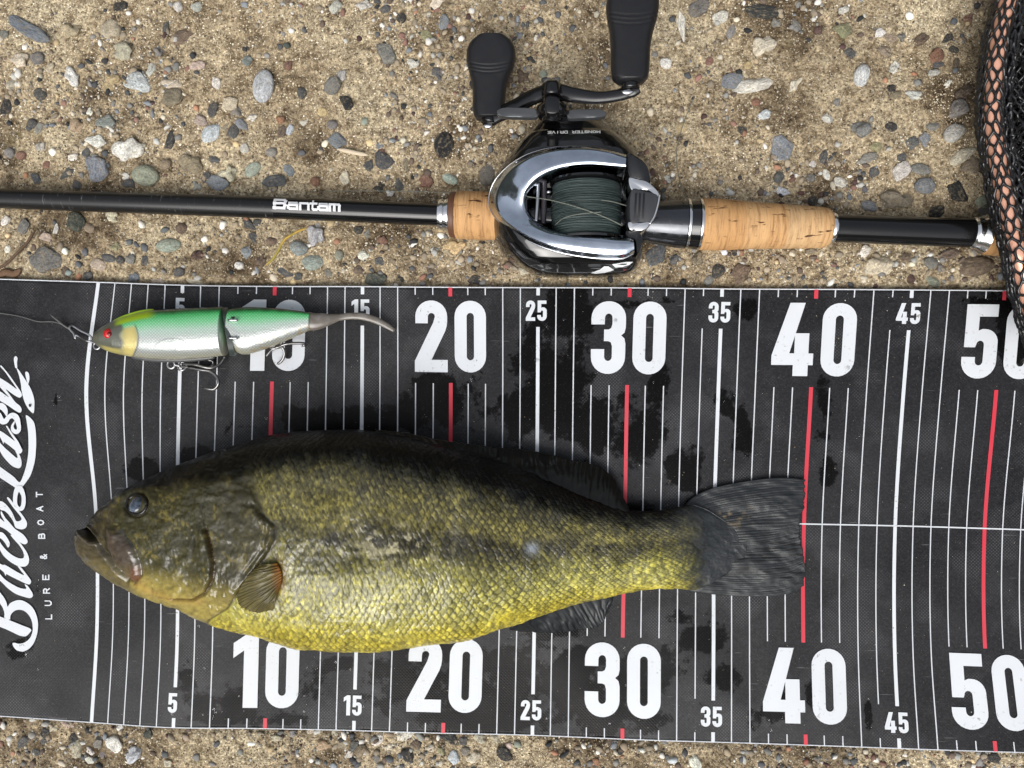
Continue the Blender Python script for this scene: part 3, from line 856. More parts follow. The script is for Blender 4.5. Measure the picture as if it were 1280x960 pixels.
# gravel and grains: uncountable, one object each
ico_v = []
import bmesh
def ico(sub):
    bm = bmesh.new(); bmesh.ops.create_icosphere(bm, subdivisions=sub, radius=1.0)
    V = np.array([v.co[:] for v in bm.verts]); Fc = np.array([[v.index for v in f.verts] for f in bm.faces])
    bm.free()
    return V, Fc
IV, IF = ico(2)
pal = np.array([np.array(lin(*COLS[k])) * .55 + np.mean(lin(*COLS[k])) * .45 * np.array([1.04, 1.0, .93]) for k in ('slate', 'dark', 'grey', 'tan', 'cream', 'white', 'brown', 'brick', 'blue', 'sandy', 'pale', 'orange', 'yellow', 'maroon')])
pw = np.array([8, 5, 9, 14, 8, 6, 9, 3, 5, 14, 6, 1.2, 1.5, 2.0]); pw /= pw.sum()

def scatter(n, smin, smax, dens_seed):
    out = []
    while len(out) < n:
        x = rng.uniform(-12, 1292, n); y = rng.uniform(-12, 972, n)
        P = pix(x, y, 0.0)
        ok = under_mat(P) < -1
        d = fbm(P[:, 0] * 18 + 5, P[:, 1] * 18 + 7, dens_seed, 3)
        ok &= d > rng.uniform(0.38, 0.62, n)
        for a, b in zip(x[ok], y[ok]):
            out.append((a, b))
    return np.array(out[:n])

def clump(name, pts, size, colors, base_v, base_f, mat, sink):
    n = len(pts)
    P = pix(pts[:, 0], pts[:, 1], 0.001)
    P[:, 2] = gz(P[:, 0], P[:, 1])
    a = rng.uniform(0, 6.28, n)
    sx, sy, sz = size * rng.uniform(.8, 1.25, n), size * rng.uniform(.55, 1, n), size * rng.uniform(.45, .8, n)
    B = base_v[None] * (1 + rng.uniform(-.22, .22, (n, len(base_v), 1)))
    B = B * np.stack([sx, sy, sz], -1)[:, None, :]
    ca, sa = np.cos(a)[:, None], np.sin(a)[:, None]
    X = B[..., 0] * ca - B[..., 1] * sa
    Y = B[..., 0] * sa + B[..., 1] * ca
    V = np.stack([X, Y, B[..., 2]], -1) + P[:, None, :] + np.array([0, 0, 1]) * (sz * sink)[:, None, None]
    Fc = (base_f[None] + (np.arange(n) * len(base_v))[:, None, None]).reshape(-1, 3)
    C = np.repeat(colors, len(base_v), 0)
    me = mesh_np(name, V.reshape(-1, 3), Fc, C, smooth_shade=len(base_v) > 20)
    o = obj(name, me, mat, ground)
    o['kind'] = 'stuff'
    return o
n = 4200
pts = scatter(n, 0, 0, 60)
sz = (1.2 + 3.6 * rng.random(n) ** 2.4) * pxm(0)
cc = pal[rng.choice(len(pal), n, p=pw)] * rng.uniform(.75, 1.2, (n, 1))
if small:
    sp_ = np.array([s[:2] for s in small])
    pts = np.vstack([pts, sp_])
    sz = np.concatenate([sz, [(s[2] + s[3]) / 4 * pxm(0) for s in small]])
    cc = np.vstack([cc, [s[5] for s in small]])
clump('gravel', pts, sz, cc, IV, IF, m_grain, 0.15)
OV = np.array([[1, 0, 0], [-1, 0, 0], [0, 1, 0], [0, -1, 0], [0, 0, 1], [0, 0, -1.]])
OF = np.array([[0, 2, 4], [2, 1, 4], [1, 3, 4], [3, 0, 4], [2, 0, 5], [1, 2, 5], [3, 1, 5], [0, 3, 5]])
n = 100000
x = rng.uniform(-12, 1292, n); y = np.where(rng.random(n) < 0.84, rng.uniform(-12, 372, n), rng.uniform(894, 972, n))
P = pix(x, y, 0.0)
ok = under_mat(P) < 1
pts = np.stack([x, y], -1)[ok]
n = len(pts)
sz = (0.5 + 1.0 * rng.random(n) ** 1.8) * pxm(0)
base = np.array([lin(180, 165, 138), lin(144, 127, 102), lin(212, 201, 176), lin(106, 91, 70), lin(78, 71, 61), lin(234, 228, 210), lin(162, 140, 112)])
cc = base[rng.choice(len(base), n, p=[.28, .20, .20, .13, .07, .06, .06])] * rng.uniform(.8, 1.15, (n, 1))
Pw = P[ok]
wetg = fbm(Pw[:, 0] * 16 + 30, Pw[:, 1] * 16, 90, 4)
cc *= (0.70 + 0.50 * smooth(0.36, 0.54, wetg))[:, None]
clump('sand_grains', pts, sz, cc, OV, OF, m_grain, 0.25)

# sand carried onto the mat
n = 1500
x = rng.uniform(0, 1290, n); y = np.where(rng.random(n) < .75, rng.uniform(362, 915, n), rng.choice([366, 372, 905, 898], n) + rng.normal(0, 7, n))
Pg = pix(x, y, MATZ)
ok = under_mat(Pg) > 3
Pg = Pg[ok]; n = len(Pg)
sz = (.28 + .55 * rng.random(n) ** 4) * pxm(0)
Bq = OV[None] * (1 + rng.uniform(-.3, .3, (n, 6, 1))) * sz[:, None, None]
Pg[:, 2] = MATZ + mat_wave(Pg[:, 0], Pg[:, 1]) + sz * .6
Vg = Bq + Pg[:, None]
Fg = (OF[None] + (np.arange(n) * 6)[:, None, None]).reshape(-1, 3)
cg = base[rng.choice(len(base), n)] * rng.uniform(.5, 1.0, (n, 1))
og = obj('sand_specks', mesh_np('sand_specks', Vg.reshape(-1, 3), Fg, np.repeat(cg, 6, 0), False), m_grain, mat_root)
og['kind'] = 'stuff'

# beads of water on the mat
m_water = material('water', (1, 1, 1), rough=.02, spec=.5)
m_water.node_tree.nodes['Principled BSDF'].inputs['Transmission Weight'].default_value = 1.0
m_water.node_tree.nodes['Principled BSDF'].inputs['IOR'].default_value = 1.33
DV, DF = ico(3)
keep = DV[:, 2] > -0.35
dx_, dy_ = [], []
for bx, by, rx, ry in blobs * 6:
    dx_.append(rng.normal(bx, rx * 1.1)); dy_.append(rng.normal(by, ry * 1.1))
dx_ = np.array(dx_); dy_ = np.array(dy_)
Pd = pix(dx_, dy_, MATZ)
ok = under_mat(Pd) > 6
Pd = Pd[ok]; n = len(Pd)
sd_ = (.6 + 2.0 * rng.random(n) ** 3) * pxm(0)
Pd[:, 2] = MATZ + mat_wave(Pd[:, 0], Pd[:, 1]) + .0002
Bd = DV[None] * np.stack([sd_ * rng.uniform(.8, 1.3, n), sd_ * rng.uniform(.8, 1.3, n), sd_ * .5], -1)[:, None, :]
Bd[..., 2] = np.maximum(Bd[..., 2], -.0001)
Fd = (DF[None] + (np.arange(n) * len(DV))[:, None, None]).reshape(-1, 3)
ow = obj('water_beads', mesh_np('water_beads', (Bd + Pd[:, None]).reshape(-1, 3), Fd), m_water, mat_root)
ow['kind'] = 'stuff'

# ------------------------------------------------------------------ the fish
CTOP = np.array([(91.5, 673), (94, 667), (100, 662), (107, 660), (113, 656), (117, 650), (122, 640), (130, 633), (140, 626), (152, 616), (165, 606.5), (185, 597), (205, 588), (226, 580), (262, 566), (300, 554), (337, 544),
        (372, 539), (404, 537.5), (450, 537), (490, 542), (520, 549), (564, 560), (620, 574), (671, 592), (715, 613), (760, 631), (782, 636.5), (805, 639), (825, 638), (850, 633), (868, 630), (885, 637), (905, 650), (920, 662), (934, 678)], float)
CBOT = np.array([(91.5, 674), (94, 680), (97, 685), (102, 692), (108, 699), (116, 707), (125, 714), (142, 725), (163, 735), (183, 744), (202, 752.5), (221, 760.5), (241, 768.5), (267, 778), (300, 788), (341, 799),
        (383, 808), (420, 812), (465, 814.5), (500, 811), (530, 806), (560, 801.5), (590, 796), (640, 781), (670, 769), (700, 760), (720, 755), (765, 745), (800, 738), (825, 735.5), (850, 736), (868, 738), (885, 732), (905, 720), (920, 708), (934, 692)], float)
TH = np.array([(91, 2), (100, 7), (120, 12), (150, 18), (200, 24), (260, 29), (340, 32), (450, 32), (560, 28), (660, 20), (760, 12), (830, 7.5), (862, 4.4), (880, 2.5), (900, 1.3), (934, 0.4)], float)
ZC = np.array([(91, 15), (120, 18), (150, 19.5), (200, 22), (260, 25), (340, 27), (450, 27.5), (560, 24), (660, 18), (760, 12), (830, 9.5), (862, 7.2), (880, 5.9), (900, 5.2), (934, 4.0)], float)

def fish_loft(xs, ntop, nbot):
    top, bot = np.interp(xs, CTOP[:, 0], CTOP[:, 1]), np.interp(xs, CBOT[:, 0], CBOT[:, 1])
    k = np.ones(9) / 9
    pad = lambda a: np.convolve(np.concatenate([np.full(4, a[0]), a, np.full(4, a[-1])]), k, 'valid')
    w_ = smooth(100, 140, xs)
    top, bot = top * (1 - w_) + pad(top) * w_, bot * (1 - w_) + pad(bot) * w_
    t = cinterp(xs, TH[:, 0], TH[:, 1]) / 1000
    zc = MATZ + cinterp(xs, ZC[:, 0], ZC[:, 1]) / 1000 - 0.001
    T, B = pix(xs, top, zc), pix(xs, bot, zc)
    th = np.concatenate([np.linspace(0, np.pi, ntop), np.linspace(np.pi, 2 * np.pi, nbot + 2)[1:-1]])
    ww = np.cos(th)                       # +1 back, -1 belly
    sn = np.sin(th)
    up = np.sign(sn) * np.abs(sn) ** 0.92
    f = (1 + ww) / 2
    P = B[:, None, :] * (1 - f)[None, :, None] + T[:, None, :] * f[None, :, None]
    P[..., 2] = zc[:, None] + t[:, None] * up[None]
    low = MATZ + 0.0012
    P[..., 2] = np.where(P[..., 2] < low, low + 0.0002 * np.abs(up)[None], P[..., 2])
    return P, f, sn

NS, NT, NB = 1000, 300, 36
xs = 91.5 + (933 - 91.5) * (np.linspace(0, 1, NS) ** 1.0)
xs = np.sort(np.concatenate([xs, np.linspace(91.5, 100, 14)[1:-1]]))
NS = len(xs)
P, fr, sn = fish_loft(xs, NT, NB)
NR = NT + NB
# normals of the smooth body
du = np.gradient(P, axis=0)
dv = np.roll(P, -1, 1) - np.roll(P, 1, 1)
Nn = np.cross(du, dv)
Nn /= np.linalg.norm(Nn, axis=-1)[..., None] + 1e-12
cen = P.mean(1, keepdims=True)
sg = np.sign(np.sum(Nn * (P - cen), -1).mean())
Nn *= sg
FX, FY = proj(P)                 # where each body point is drawn on the tracing
up_side = (sn > -0.05)[None, :] & np.ones_like(FX, bool)
top1 = np.interp(FX, CTOP[:, 0], CTOP[:, 1]); bot1 = np.interp(FX, CBOT[:, 0], CBOT[:, 1])
rel = np.clip((FY - top1) / np.maximum(bot1 - top1, 1), 0, 1)       # 0 back .. 1 belly

def seg_dist(X, Y, pts):
    d = np.full(X.shape, 1e9)
    for a, b in zip(pts[:-1], pts[1:]):
        a, b = np.array(a, float), np.array(b, float)
        ab = b - a
        t = np.clip(((X - a[0]) * ab[0] + (Y - a[1]) * ab[1]) / (ab @ ab), 0, 1)
        d = np.minimum(d, np.hypot(X - a[0] - t * ab[0], Y - a[1] - t * ab[1]))
    return d

def in_poly(X, Y, pts):
    c = np.zeros(X.shape, bool)
    n = len(pts)
    for i in range(n):
        x0, y0 = pts[i]; x1, y1 = pts[(i + 1) % n]
        cond = (y0 > Y) != (y1 > Y)
        c ^= cond & (X < (x1 - x0) * (Y - y0) / (y1 - y0 + 1e-12) + x0)
    return c
OPY = [520, 560, 588, 620, 643, 659, 675, 688, 720, 740, 762, 775, 810]
OPX = [286, 300, 311, 320, 329, 346, 344, 338, 315, 299, 283, 262, 236]
opx = np.interp(FY, OPY, OPX)
jitter = (fbm(FX / 14, FY / 14, 5, 3) - 0.5) * 8
hw_ = np.where(FY < 640, 9.0, 1.5)
head = 1 - smooth(-hw_, hw_, FX - opx - jitter * 0.3 * (1 + 3 * (FY < 640)))
d_op = opx - FX
# ---- scales
ALONG = FX / (1 + 0.02 * np.sin(FY / 40))
AC = np.concatenate([np.zeros((NS, 1)), np.cumsum(np.linalg.norm(np.diff(P, axis=1), axis=-1), 1)], 1) * 1000 / 0.43   # girth in pixels from the back
hh = (bot1 - top1)
rowscale = np.interp(FX, [90, 300, 500, 700, 870], [1.0, 1.0, 1.0, 0.86, 0.72])
A0 = FX / 8.2
girth = AC[:, NT - 1:NT]
ROWS = 43
Bc = AC / girth * ROWS * np.interp(FX, [90, 500, 870], [1, 1, 1])
warpA = (fbm(FX / 60, FY / 60, 31, 3) - 0.5) * 2.2
A1 = A0 + warpA * 1.3 + 0.35 * np.sin(Bc * 0.21)
B1 = Bc + (fbm(FX / 55, FY / 55, 41, 3) - 0.5) * 2.4
best = np.full(FX.shape, 1e9); sid = np.zeros(FX.shape); rad = np.ones(FX.shape); lx = np.zeros(FX.shape)
j0 = np.floor(B1)
for dj in (-1, 0, 1, 2):
    j = j0 + dj
    off = 0.5 * (j % 2)
    i0 = np.floor(A1 - off)
    for di in (-1, 0, 1):
        ca = i0 + di + off
        cb = j
        dx, dy = A1 - ca, (B1 - cb) * 0.80
        r2 = np.sqrt((dx / 0.98) ** 2 + (dy / 0.86) ** 2)
        ok = (r2 < 1) & (ca < best)
        best = np.where(ok, ca, best)
        sid = np.where(ok, (i0 + di) * 131 + j * 977, sid)
        rad = np.where(ok, r2, rad)
        lx = np.where(ok, dx, lx)
hsh = np.modf(np.abs(np.sin(sid * 12.9898) * 43758.5453))[0]
hsh2 = np.modf(np.abs(np.sin(sid * 78.233 + 1.7) * 24634.6345))[0]
scal = (1 - head) * smooth(0, 8, FX - opx) * (sn > -0.3)[None]
scale_h = (0.13 * lx - 0.20 * smooth(0.78, 1.0, rad) + 0.10 * (1 - rad)) * 0.00125 * (0.6 + .8 * hsh)
disp = scale_h * scal * np.interp(FX, [300, 700, 840, 868], [1, 1, .8, .1])
disp += (fbm(FX / 6, FY / 6, 51, 3) - 0.5) * 0.0006 * (1 - head) + (fbm(FX / 45, FY / 45, 55, 3) - 0.5) * 0.0030
# head: cheek scales are small, plates and grooves
cheek = head * smooth(0, 10, FX - 178) * smooth(608, 640, FY)
disp += cheek * (fbm(FX / 2.4, FY / 4.0, 61, 2) - 0.5) * 0.0007 * (.35 + .65 * smooth(.4, .6, fbm(FX / 30, FY / 30, 62, 2)))
disp += head * (fbm(FX / 12, FY / 9, 65, 3) - .5) * .0016
disp += head * smooth(0, 1, d_op / 6) * np.exp(-np.maximum(d_op, 0) / 30) * 0.0024 * smooth(585, 640, FY) * (1 - smooth(735, 768, FY))
opsub = [(318, 632), (336, 655), (330, 684), (306, 716)]
disp -= np.exp(-(seg_dist(FX, FY, opsub) / 2.6) ** 2) * 0.0010
groove = [(256, 662), (262, 685), (267, 705), (266, 722), (257, 740), (240, 751), (214, 750)]
dg = seg_dist(FX, FY, groove)
disp -= np.exp(-(dg / 2.2) ** 2) * 0.0022
pre = in_poly(FX, FY, groove + [(190, 742), (180, 640), (250, 630)])
disp += np.where(pre, np.exp(-dg / 18) * 0.0014, 0)
maxp = [(134, 660), (152, 664), (168, 683), (175, 706), (176, 720), (168, 729), (155, 722), (142, 705), (134, 682)]
dm = seg_dist(FX, FY, maxp + maxp[:1])
inm = in_poly(FX, FY, maxp)
disp += np.where(inm, smooth(0, 7, dm) * 0.0012, 0) - np.exp(-(dm / 2.0) ** 2) * 0.0010 * smooth(150, 165, FX + (FY - 690) * .4)
jaw = [(119, 672), (128, 690), (142, 710), (158, 727)]
dj_ = seg_dist(FX, FY, jaw)
disp -= np.exp(-(dj_ / 2.5) ** 2) * 0.0022
th_ = math.radians(40)
mx, my = FX - 109.5, FY - 667.5
ex, ey = mx * math.cos(th_) + my * math.sin(th_), -mx * math.sin(th_) + my * math.cos(th_)
mouth = np.sqrt((ex / 13.0) ** 2 + (ey / 6.5) ** 2)
mk = 1 - smooth(0.6, 1.05, mouth)
lip = np.exp(-((mouth - 1.25) / 0.25) ** 2)
de = np.hypot(FX - 171, FY - 631)
disp -= np.exp(-((de - 14) / 2.5) ** 2) * 0.0010
disp += np.exp(-((de - 18) / 4) ** 2) * 0.0004
brow = np.exp(-(seg_dist(FX, FY, [(150, 625), (172, 612), (196, 610)]) / 5) ** 2)
disp += brow * 0.0012
disp += lip * 0.0010 * head
fade = smooth(0.0, 0.22, np.abs(sn))[None] * np.where(sn > 0, 1, 0)[None]
PD = P + Nn * (disp * fade)[..., None]
PD[..., 2] -= mk * 0.0075 * fade

# ---- colour of the skin
def C(*a): return np.array(lin(*a))
stops = np.array([0, .10, .20, .30, .42, .50, .58, .70, .84, .95, 1.0])
cl = np.array([C(16, 15, 8), C(24, 22, 11), C(40, 38, 22), C(84, 80, 52), C(108, 102, 60), C(68, 64, 32), C(94, 90, 48), C(124, 120, 62), C(152, 147, 80), C(166, 156, 66), C(156, 144, 50)])
# dark back line on the tracing
BKX = [90, 130, 187, 241, 299, 309, 350, 418, 458, 506, 561, 590, 639, 690, 758, 800, 870]
BKY = [640, 632, 617, 609, 603, 590, 579, 575, 580, 589, 598, 611, 626, 639, 652, 656, 648]
bky = np.interp(FX, BKX, BKY)
nb = (fbm(FX / 7, FY / 10, 71, 3) - 0.5)
t_back = smooth(-15, 10, FY - bky + nb * 16 + (hsh - .5) * 9 * scal)
rr = np.clip((FY - bky) / np.maximum(bot1 - bky, 1), 0, 1) * 0.78 + 0.22
rr = rr + (fbm(FX / 30, FY / 22, 77, 3) - 0.5) * 0.16
flank = np.stack([np.interp(rr, stops, cl[:, k]) for k in range(3)], -1)
backc = C(11, 10, 6) * (0.7 + 0.8 * fbm(FX / 6, FY / 6, 79, 3))[..., None]
colr = backc * (1 - t_back)[..., None] + flank * t_back[..., None]
# dark blotches along the side
lat = np.interp(FX, [300, 420, 520, 640, 760, 860], [690, 678, 684, 688, 684, 684])
bl = fbm(FX / 26, FY / 13, 83, 4)
band = np.exp(-((FY - lat) / np.interp(FX, [300, 450, 600, 760, 860], [46, 40, 24, 15, 10])) ** 2)
dark = smooth(0.33, 0.52, bl + (fbm(FX / 5, FY / 6, 88, 3) - .5) * .5) * band * smooth(330, 420, FX) * (1 - 0.7 * smooth(780, 860, FX)) * (1 - head)
colr = colr * (1 - 0.84 * dark)[..., None] + C(34, 31, 14) * (0.84 * dark)[..., None]
# pale yellow flecks on the scales
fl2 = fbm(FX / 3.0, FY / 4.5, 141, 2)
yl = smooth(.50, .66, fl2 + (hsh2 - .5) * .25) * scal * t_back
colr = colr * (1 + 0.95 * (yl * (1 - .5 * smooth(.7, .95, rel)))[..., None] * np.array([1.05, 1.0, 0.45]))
dk2 = smooth(.52, .66, fbm(FX / 3.4, FY / 4.5, 151, 3)) * scal
colr = colr * (1 - .42 * dk2)[..., None]
es = .4 + .6 * smooth(.36, .58, fbm(FX / 45, FY / 34, 191, 3))
sc_edge = (1.10 - 0.70 * es * smooth(0.48, 0.98, rad)) * (0.78 + 0.44 * hsh)
colr = colr * (1 + (sc_edge - 1) * scal * np.interp(FX, [300, 560, 760, 860], [.8, .9, 1, .8]))[..., None]
# head colours
hb = fbm(FX / 16, FY / 16, 91, 4)
cheekc = C(64, 61, 36)[None, None] * ((0.5 + 0.9 * hb) * (.55 + .9 * fbm(FX / 2.6, FY / 3.6, 95, 2)))[..., None]
flk = smooth(0.52, 0.66, fbm(FX / 4.0, FY / 5.0, 93, 3)) * smooth(.45, .6, hb)
cheekc = cheekc * (1 - .6 * flk)[..., None] + C(126, 114, 60) * (.6 * flk)[..., None]
gill = head * smooth(258, 275, FX)
cheekc = cheekc * (1 - .35 * gill)[..., None] + C(66, 62, 48) * (.35 * gill)[..., None]
low_ = smooth(0.70, 0.92, rel)
cheekc = cheekc * (1 - low_)[..., None] + (C(146, 132, 66) * (.45 + 1.0 * fbm(FX / 5, FY / 4, 197, 3))[..., None]) * low_[..., None]
org = np.exp(-(seg_dist(FX, FY, [(250, 752), (225, 752), (190, 742), (172, 730)]) / 6) ** 2) * 0.16
cheekc = cheekc * (1 - org)[..., None] + C(186, 118, 60) * org[..., None]
hd = head * t_back
colr = colr * (1 - hd)[..., None] + cheekc * hd[..., None]
# snout, lips, upper jaw
sn_ = 1 - smooth(0, 40, FX - 118 - (FY - 660) * 0.15)
sn_ = np.clip(sn_, 0, 1) * (1 - smooth(690, 712, FY))
colr = colr * (1 - .8 * sn_)[..., None] + C(46, 39, 27) * (.8 * sn_)[..., None]
mxc = C(70, 58, 50)[None, None] * (0.6 + .9 * fbm(FX / 6, FY / 9, 97, 3))[..., None]
mm_ = np.where(inm, smooth(0, 5, dm + (fbm(FX / 4, FY / 4, 161, 2) - .5) * 4), 0) * .75
colr = colr * (1 - mm_)[..., None] + mxc * mm_[..., None]
lines = np.maximum(np.exp(-(dm / 1.7) ** 2) * .75, np.exp(-(dj_ / 1.9) ** 2) * .8) * (1 - smooth(186, 200, FX))
colr = colr * (1 - lines)[..., None] + C(22, 18, 13) * lines[..., None]
redp = np.exp(-(seg_dist(FX, FY, [(170, 712), (170, 724), (160, 722)]) / 4.5) ** 2) * .55
colr = colr * (1 - redp)[..., None] + C(110, 56, 44) * redp[..., None]
ljw = (1 - smooth(150, 185, FX)) * smooth(-2, 4, (FY - np.interp(FX, [90, 119, 128, 142, 158, 190], [655, 674, 690, 710, 727, 752])))
colr = colr * (1 - .75 * ljw)[..., None] + (C(74, 66, 46) * (0.3 + 1.3 * fbm(FX / 5, FY / 6, 99, 3))[..., None]) * (.75 * ljw)[..., None]
colr = colr * (1 - .9 * np.exp(-(dg / 1.6) ** 2))[..., None] + C(60, 44, 18) * (.9 * np.exp(-(dg / 1.6) ** 2))[..., None]
gm = np.exp(-((d_op - 0) / 2.2) ** 2) * smooth(600, 640, FY) * .8
colr = colr * (1 - gm)[..., None] + C(36, 32, 20) * gm[..., None]
colr = colr * (1 - mk[..., None]) + C(30, 26, 20) * mk[..., None]
# orange at the root of the pectoral fin
po = np.exp(-(((FX - 349) / 7) ** 2 + ((FY - 722) / 19) ** 2)) * .85
colr = colr * (1 - po)[..., None] + C(122, 80, 26) * po[..., None]
# scar and grey scuffs on the side
sc = np.exp(-(((FX - 665) / 9) ** 2 + ((FY - 686) / 9) ** 2) * 1.6)
colr = colr * (1 - .8 * sc)[..., None] + C(150, 158, 168) * (.8 * sc)[..., None]
scf = smooth(.56, .70, fbm(FX / 7, FY / 8, 111, 4)) * np.exp(-(((FX - 500) / 60) ** 2 + ((FY - 680) / 26) ** 2)) * .8
colr = colr * (1 - scf)[..., None] + C(176, 168, 132) * scf[..., None]
# tail root goes to the slate of the fin
tr = smooth(822, 886, FX + (fbm(FX / 9, FY / 9, 121, 3) - .5) * 22)
tn_ = fbm(FX / 14, FY / 4, 23, 3)
colr = colr * (1 - tr)[..., None] + (C(43, 46, 48) * ((.75 + .35 * tn_) * (.82 + .3 * fbm(FX / 24, FY / 1.6, 29, 2)))[..., None]) * tr[..., None]
colr = np.clip(colr, 0.002, 0.9)

m_skin = material('fish_skin', rough=0.36, spec=0.5, coat=0.5, coat_rough=0.09)
g = G(m_skin)
g.base(g.attr('Col'))
v = g.coord('Object')
nn = g.noise(v, 700, 3, 0.6)
g.bump(nn, 0.25, 0.0004)
g.rough(g.maprange(g.noise(v, 120, 3, .6), .3, .7, .28, .5))
slime = g.attr('slime', out='Fac')
film = g.maprange(g.noise(v, 60, 4, .6), .38, .62, .2, 1.5)
g.l(g.math('MULTIPLY', g.math('MULTIPLY', slime, .55), film), g.b.inputs['Coat Weight'])
g.l(g.maprange(slime, 0, 1, .12, .36), g.b.inputs['Specular IOR Level'])
m_fin = material('fin_membrane', rough=0.42, spec=0.35, coat=0.10, coat_rough=0.12)
m_fin_dark = material('dark_fin_membrane', rough=0.28, spec=0.22, coat=0.12, coat_rough=0.08)
g = G(m_fin_dark); g.base(g.attr('Col'))
g = G(m_fin); g.base(g.attr('Col'))
g.bump(g.noise(g.coord('Object'), 900, 3, .6), 0.3, 0.0004)

Vf = PD.reshape(-1, 3)
Ff = grid_faces(NS, NR, 0, True)
fish = empty('bass', (*pix(480, 680, MATZ)[:2], MATZ))
tag(fish, 'olive yellow largemouth bass lying on its side across the black mat', 'fish')
me = mesh_np('body', Vf, Ff, colr.reshape(-1, 3), attrs={'slime': np.clip(.30 + .70 * t_back * (1 - .45 * tr), 0, 1)})
body = obj('body', me, m_skin, fish)
b_ = _bm.new(); b_.from_mesh(me)
_bm.ops.holes_fill(b_, edges=[e for e in b_.edges if e.is_boundary], sides=0)
_bm.ops.recalc_face_normals(b_, faces=b_.faces)
b_.to_mesh(me); b_.free()
me.polygons.foreach_set('use_smooth', np.ones(len(me.polygons), bool))

KX, KY, KZ = FX[::3, :NT:2].ravel(), FY[::3, :NT:2].ravel(), PD[::3, :NT:2, 2].ravel()
KC = colr[::3, :NT:2].reshape(-1, 3)
def fish_z(x, y):
    x, y = np.atleast_1d(np.asarray(x, float)), np.atleast_1d(np.asarray(y, float))
    return np.array([KZ[np.argmin((KX - a) ** 2 + (KY - b) ** 2)] for a, b in zip(x, y)])

def fin(name, root, tip, zr, zt, colfn, rays, nu=46, nv=90, ridge=0.0004, thick=0.0007, ragged=2.5, sag=0.0, parent=None):
    """A membrane between a root line and an outer edge, ridged by its rays."""
    R, T = crom(root, nv), crom(tip, nv)
    a = np.linspace(0, 1, nu)[:, None]
    b = np.linspace(0, 1, nv)[None]
    rag = 1 + (fbm(b * 40, b * 0 + 3, 7, 3) - 0.5) * ragged * 2 / max(8, np.mean(np.hypot(*(T - R).T)))
    A = a * rag
    X = R[None, :, 0] * (1 - A) + T[None, :, 0] * A
    Y = R[None, :, 1] * (1 - A) + T[None, :, 1] * A
    zr_ = np.interp(b, np.linspace(0, 1, len(np.atleast_1d(zr))), np.atleast_1d(zr))
    zt_ = np.interp(b, np.linspace(0, 1, len(np.atleast_1d(zt))), np.atleast_1d(zt))
    Z = zr_ * (1 - a) + zt_ * a + sag * np.sin(a * np.pi)
    ph = b * rays + (fbm(b * 9 + a * 0, a * 2 + b * 0, 13, 2) - .5) * 1.2
    rg = np.abs(np.sin(np.pi * ph)) ** 0.6
    fork = np.abs(np.sin(np.pi * ph * 2)) ** 0.6
    k = smooth(.35, .7, a)
    rr_ = rg * (1 - k) + fork * k
    Z = Z + (rr_ - 0.5) * ridge + (fbm(X / 22, Y / 22, 17, 3) - .5) * 0.0016 * np.sin(a * np.pi * .5)
    Pt = pix(X, Y, Z)
    Pb = Pt - np.array([0, 0, thick])
    V = np.vstack([Pt.reshape(-1, 3), Pb.reshape(-1, 3)])
    n0 = nu * nv
    Fq = [grid_faces(nu, nv), grid_faces(nu, nv, n0)[:, ::-1]]
    ed = list(range(nv)) + [i * nv + nv - 1 for i in range(1, nu)] + [(nu - 1) * nv + j for j in range(nv - 2, -1, -1)] + [i * nv for i in range(nu - 2, 0, -1)]
    e_ = np.array(ed); e2_ = np.roll(e_, -1)
    Fq.append(np.stack([e_, e_ + n0, e2_ + n0, e2_], -1))
    cc_ = colfn(X, Y, a + b * 0, b + a * 0, rr_)
    me = mesh_np(name, V, np.vstack(Fq), np.vstack([cc_.reshape(-1, 3)] * 2))
    bb = _bm.new(); bb.from_mesh(me); _bm.ops.recalc_face_normals(bb, faces=bb.faces); bb.to_mesh(me); bb.free()
    return obj(name, me, m_fin_dark if 'dorsal' in name or 'anal' in name else m_fin, parent or fish)

def slate(X, Y, a, b, rr_):
    n_ = fbm(X / 14, Y / 4, 23, 3)
    base = C(40, 43, 45)[None, None] * (0.75 + 0.35 * n_)[..., None]
    base = base * (0.5 + 0.6 * rr_)[..., None]
    crack = smooth(.60, .68, fbm(X / 30, Y / 1.7, 29, 2)) * smooth(.15, .5, a) * smooth(640, 665, Y) * (1 - smooth(725, 738, Y))
    mud = smooth(.58, .72, fbm(X / 6, Y / 5, 33, 3)) * np.exp(-(((X - 912) / 22) ** 2 + ((Y - 645) / 14) ** 2))
    base = base * (1 - .9 * crack)[..., None]
    return base * (1 - .7 * mud)[..., None] + C(120, 104, 78) * (.7 * mud)[..., None]
fz = MATZ

# tail fin: fan between its two rims, closed by a ragged trailing edge
NUc, NVc = 120, 260
tr_ = crom([(852, 640), (860, 627), (872, 618), (895, 609), (940, 600.5), (975, 597), (1004, 599.5)], NUc)
br_ = crom([(852, 732), (860, 737.5), (872, 741), (905, 744), (950, 745.5), (985, 742), (1003, 732)], NUc)
bb_ = np.linspace(0, 1, NVc)
trail = np.interp(bb_, np.linspace(0, 1, 9), [2, 2.5, 1, -3, -3.5, -2, 1.5, 2.5, 1]) + (fbm(bb_ * 30, bb_ * 0 + 1, 171, 3) - .5) * 5
aa_ = np.linspace(0, 1, NUc)[:, None]
Xc = tr_[:, None, 0] * (1 - bb_) + br_[:, None, 0] * bb_ + trail[None] * smooth(.6, 1, aa_)
Yc = tr_[:, None, 1] * (1 - bb_) + br_[:, None, 1] * bb_
arch = np.sin(np.pi * bb_)[None] ** .7
Zc_ = fz + (.0022 + .0052 * arch) * (1 - smooth(0, .55, aa_)) + (.0022 + .0016 * arch) * smooth(0, .55, aa_)
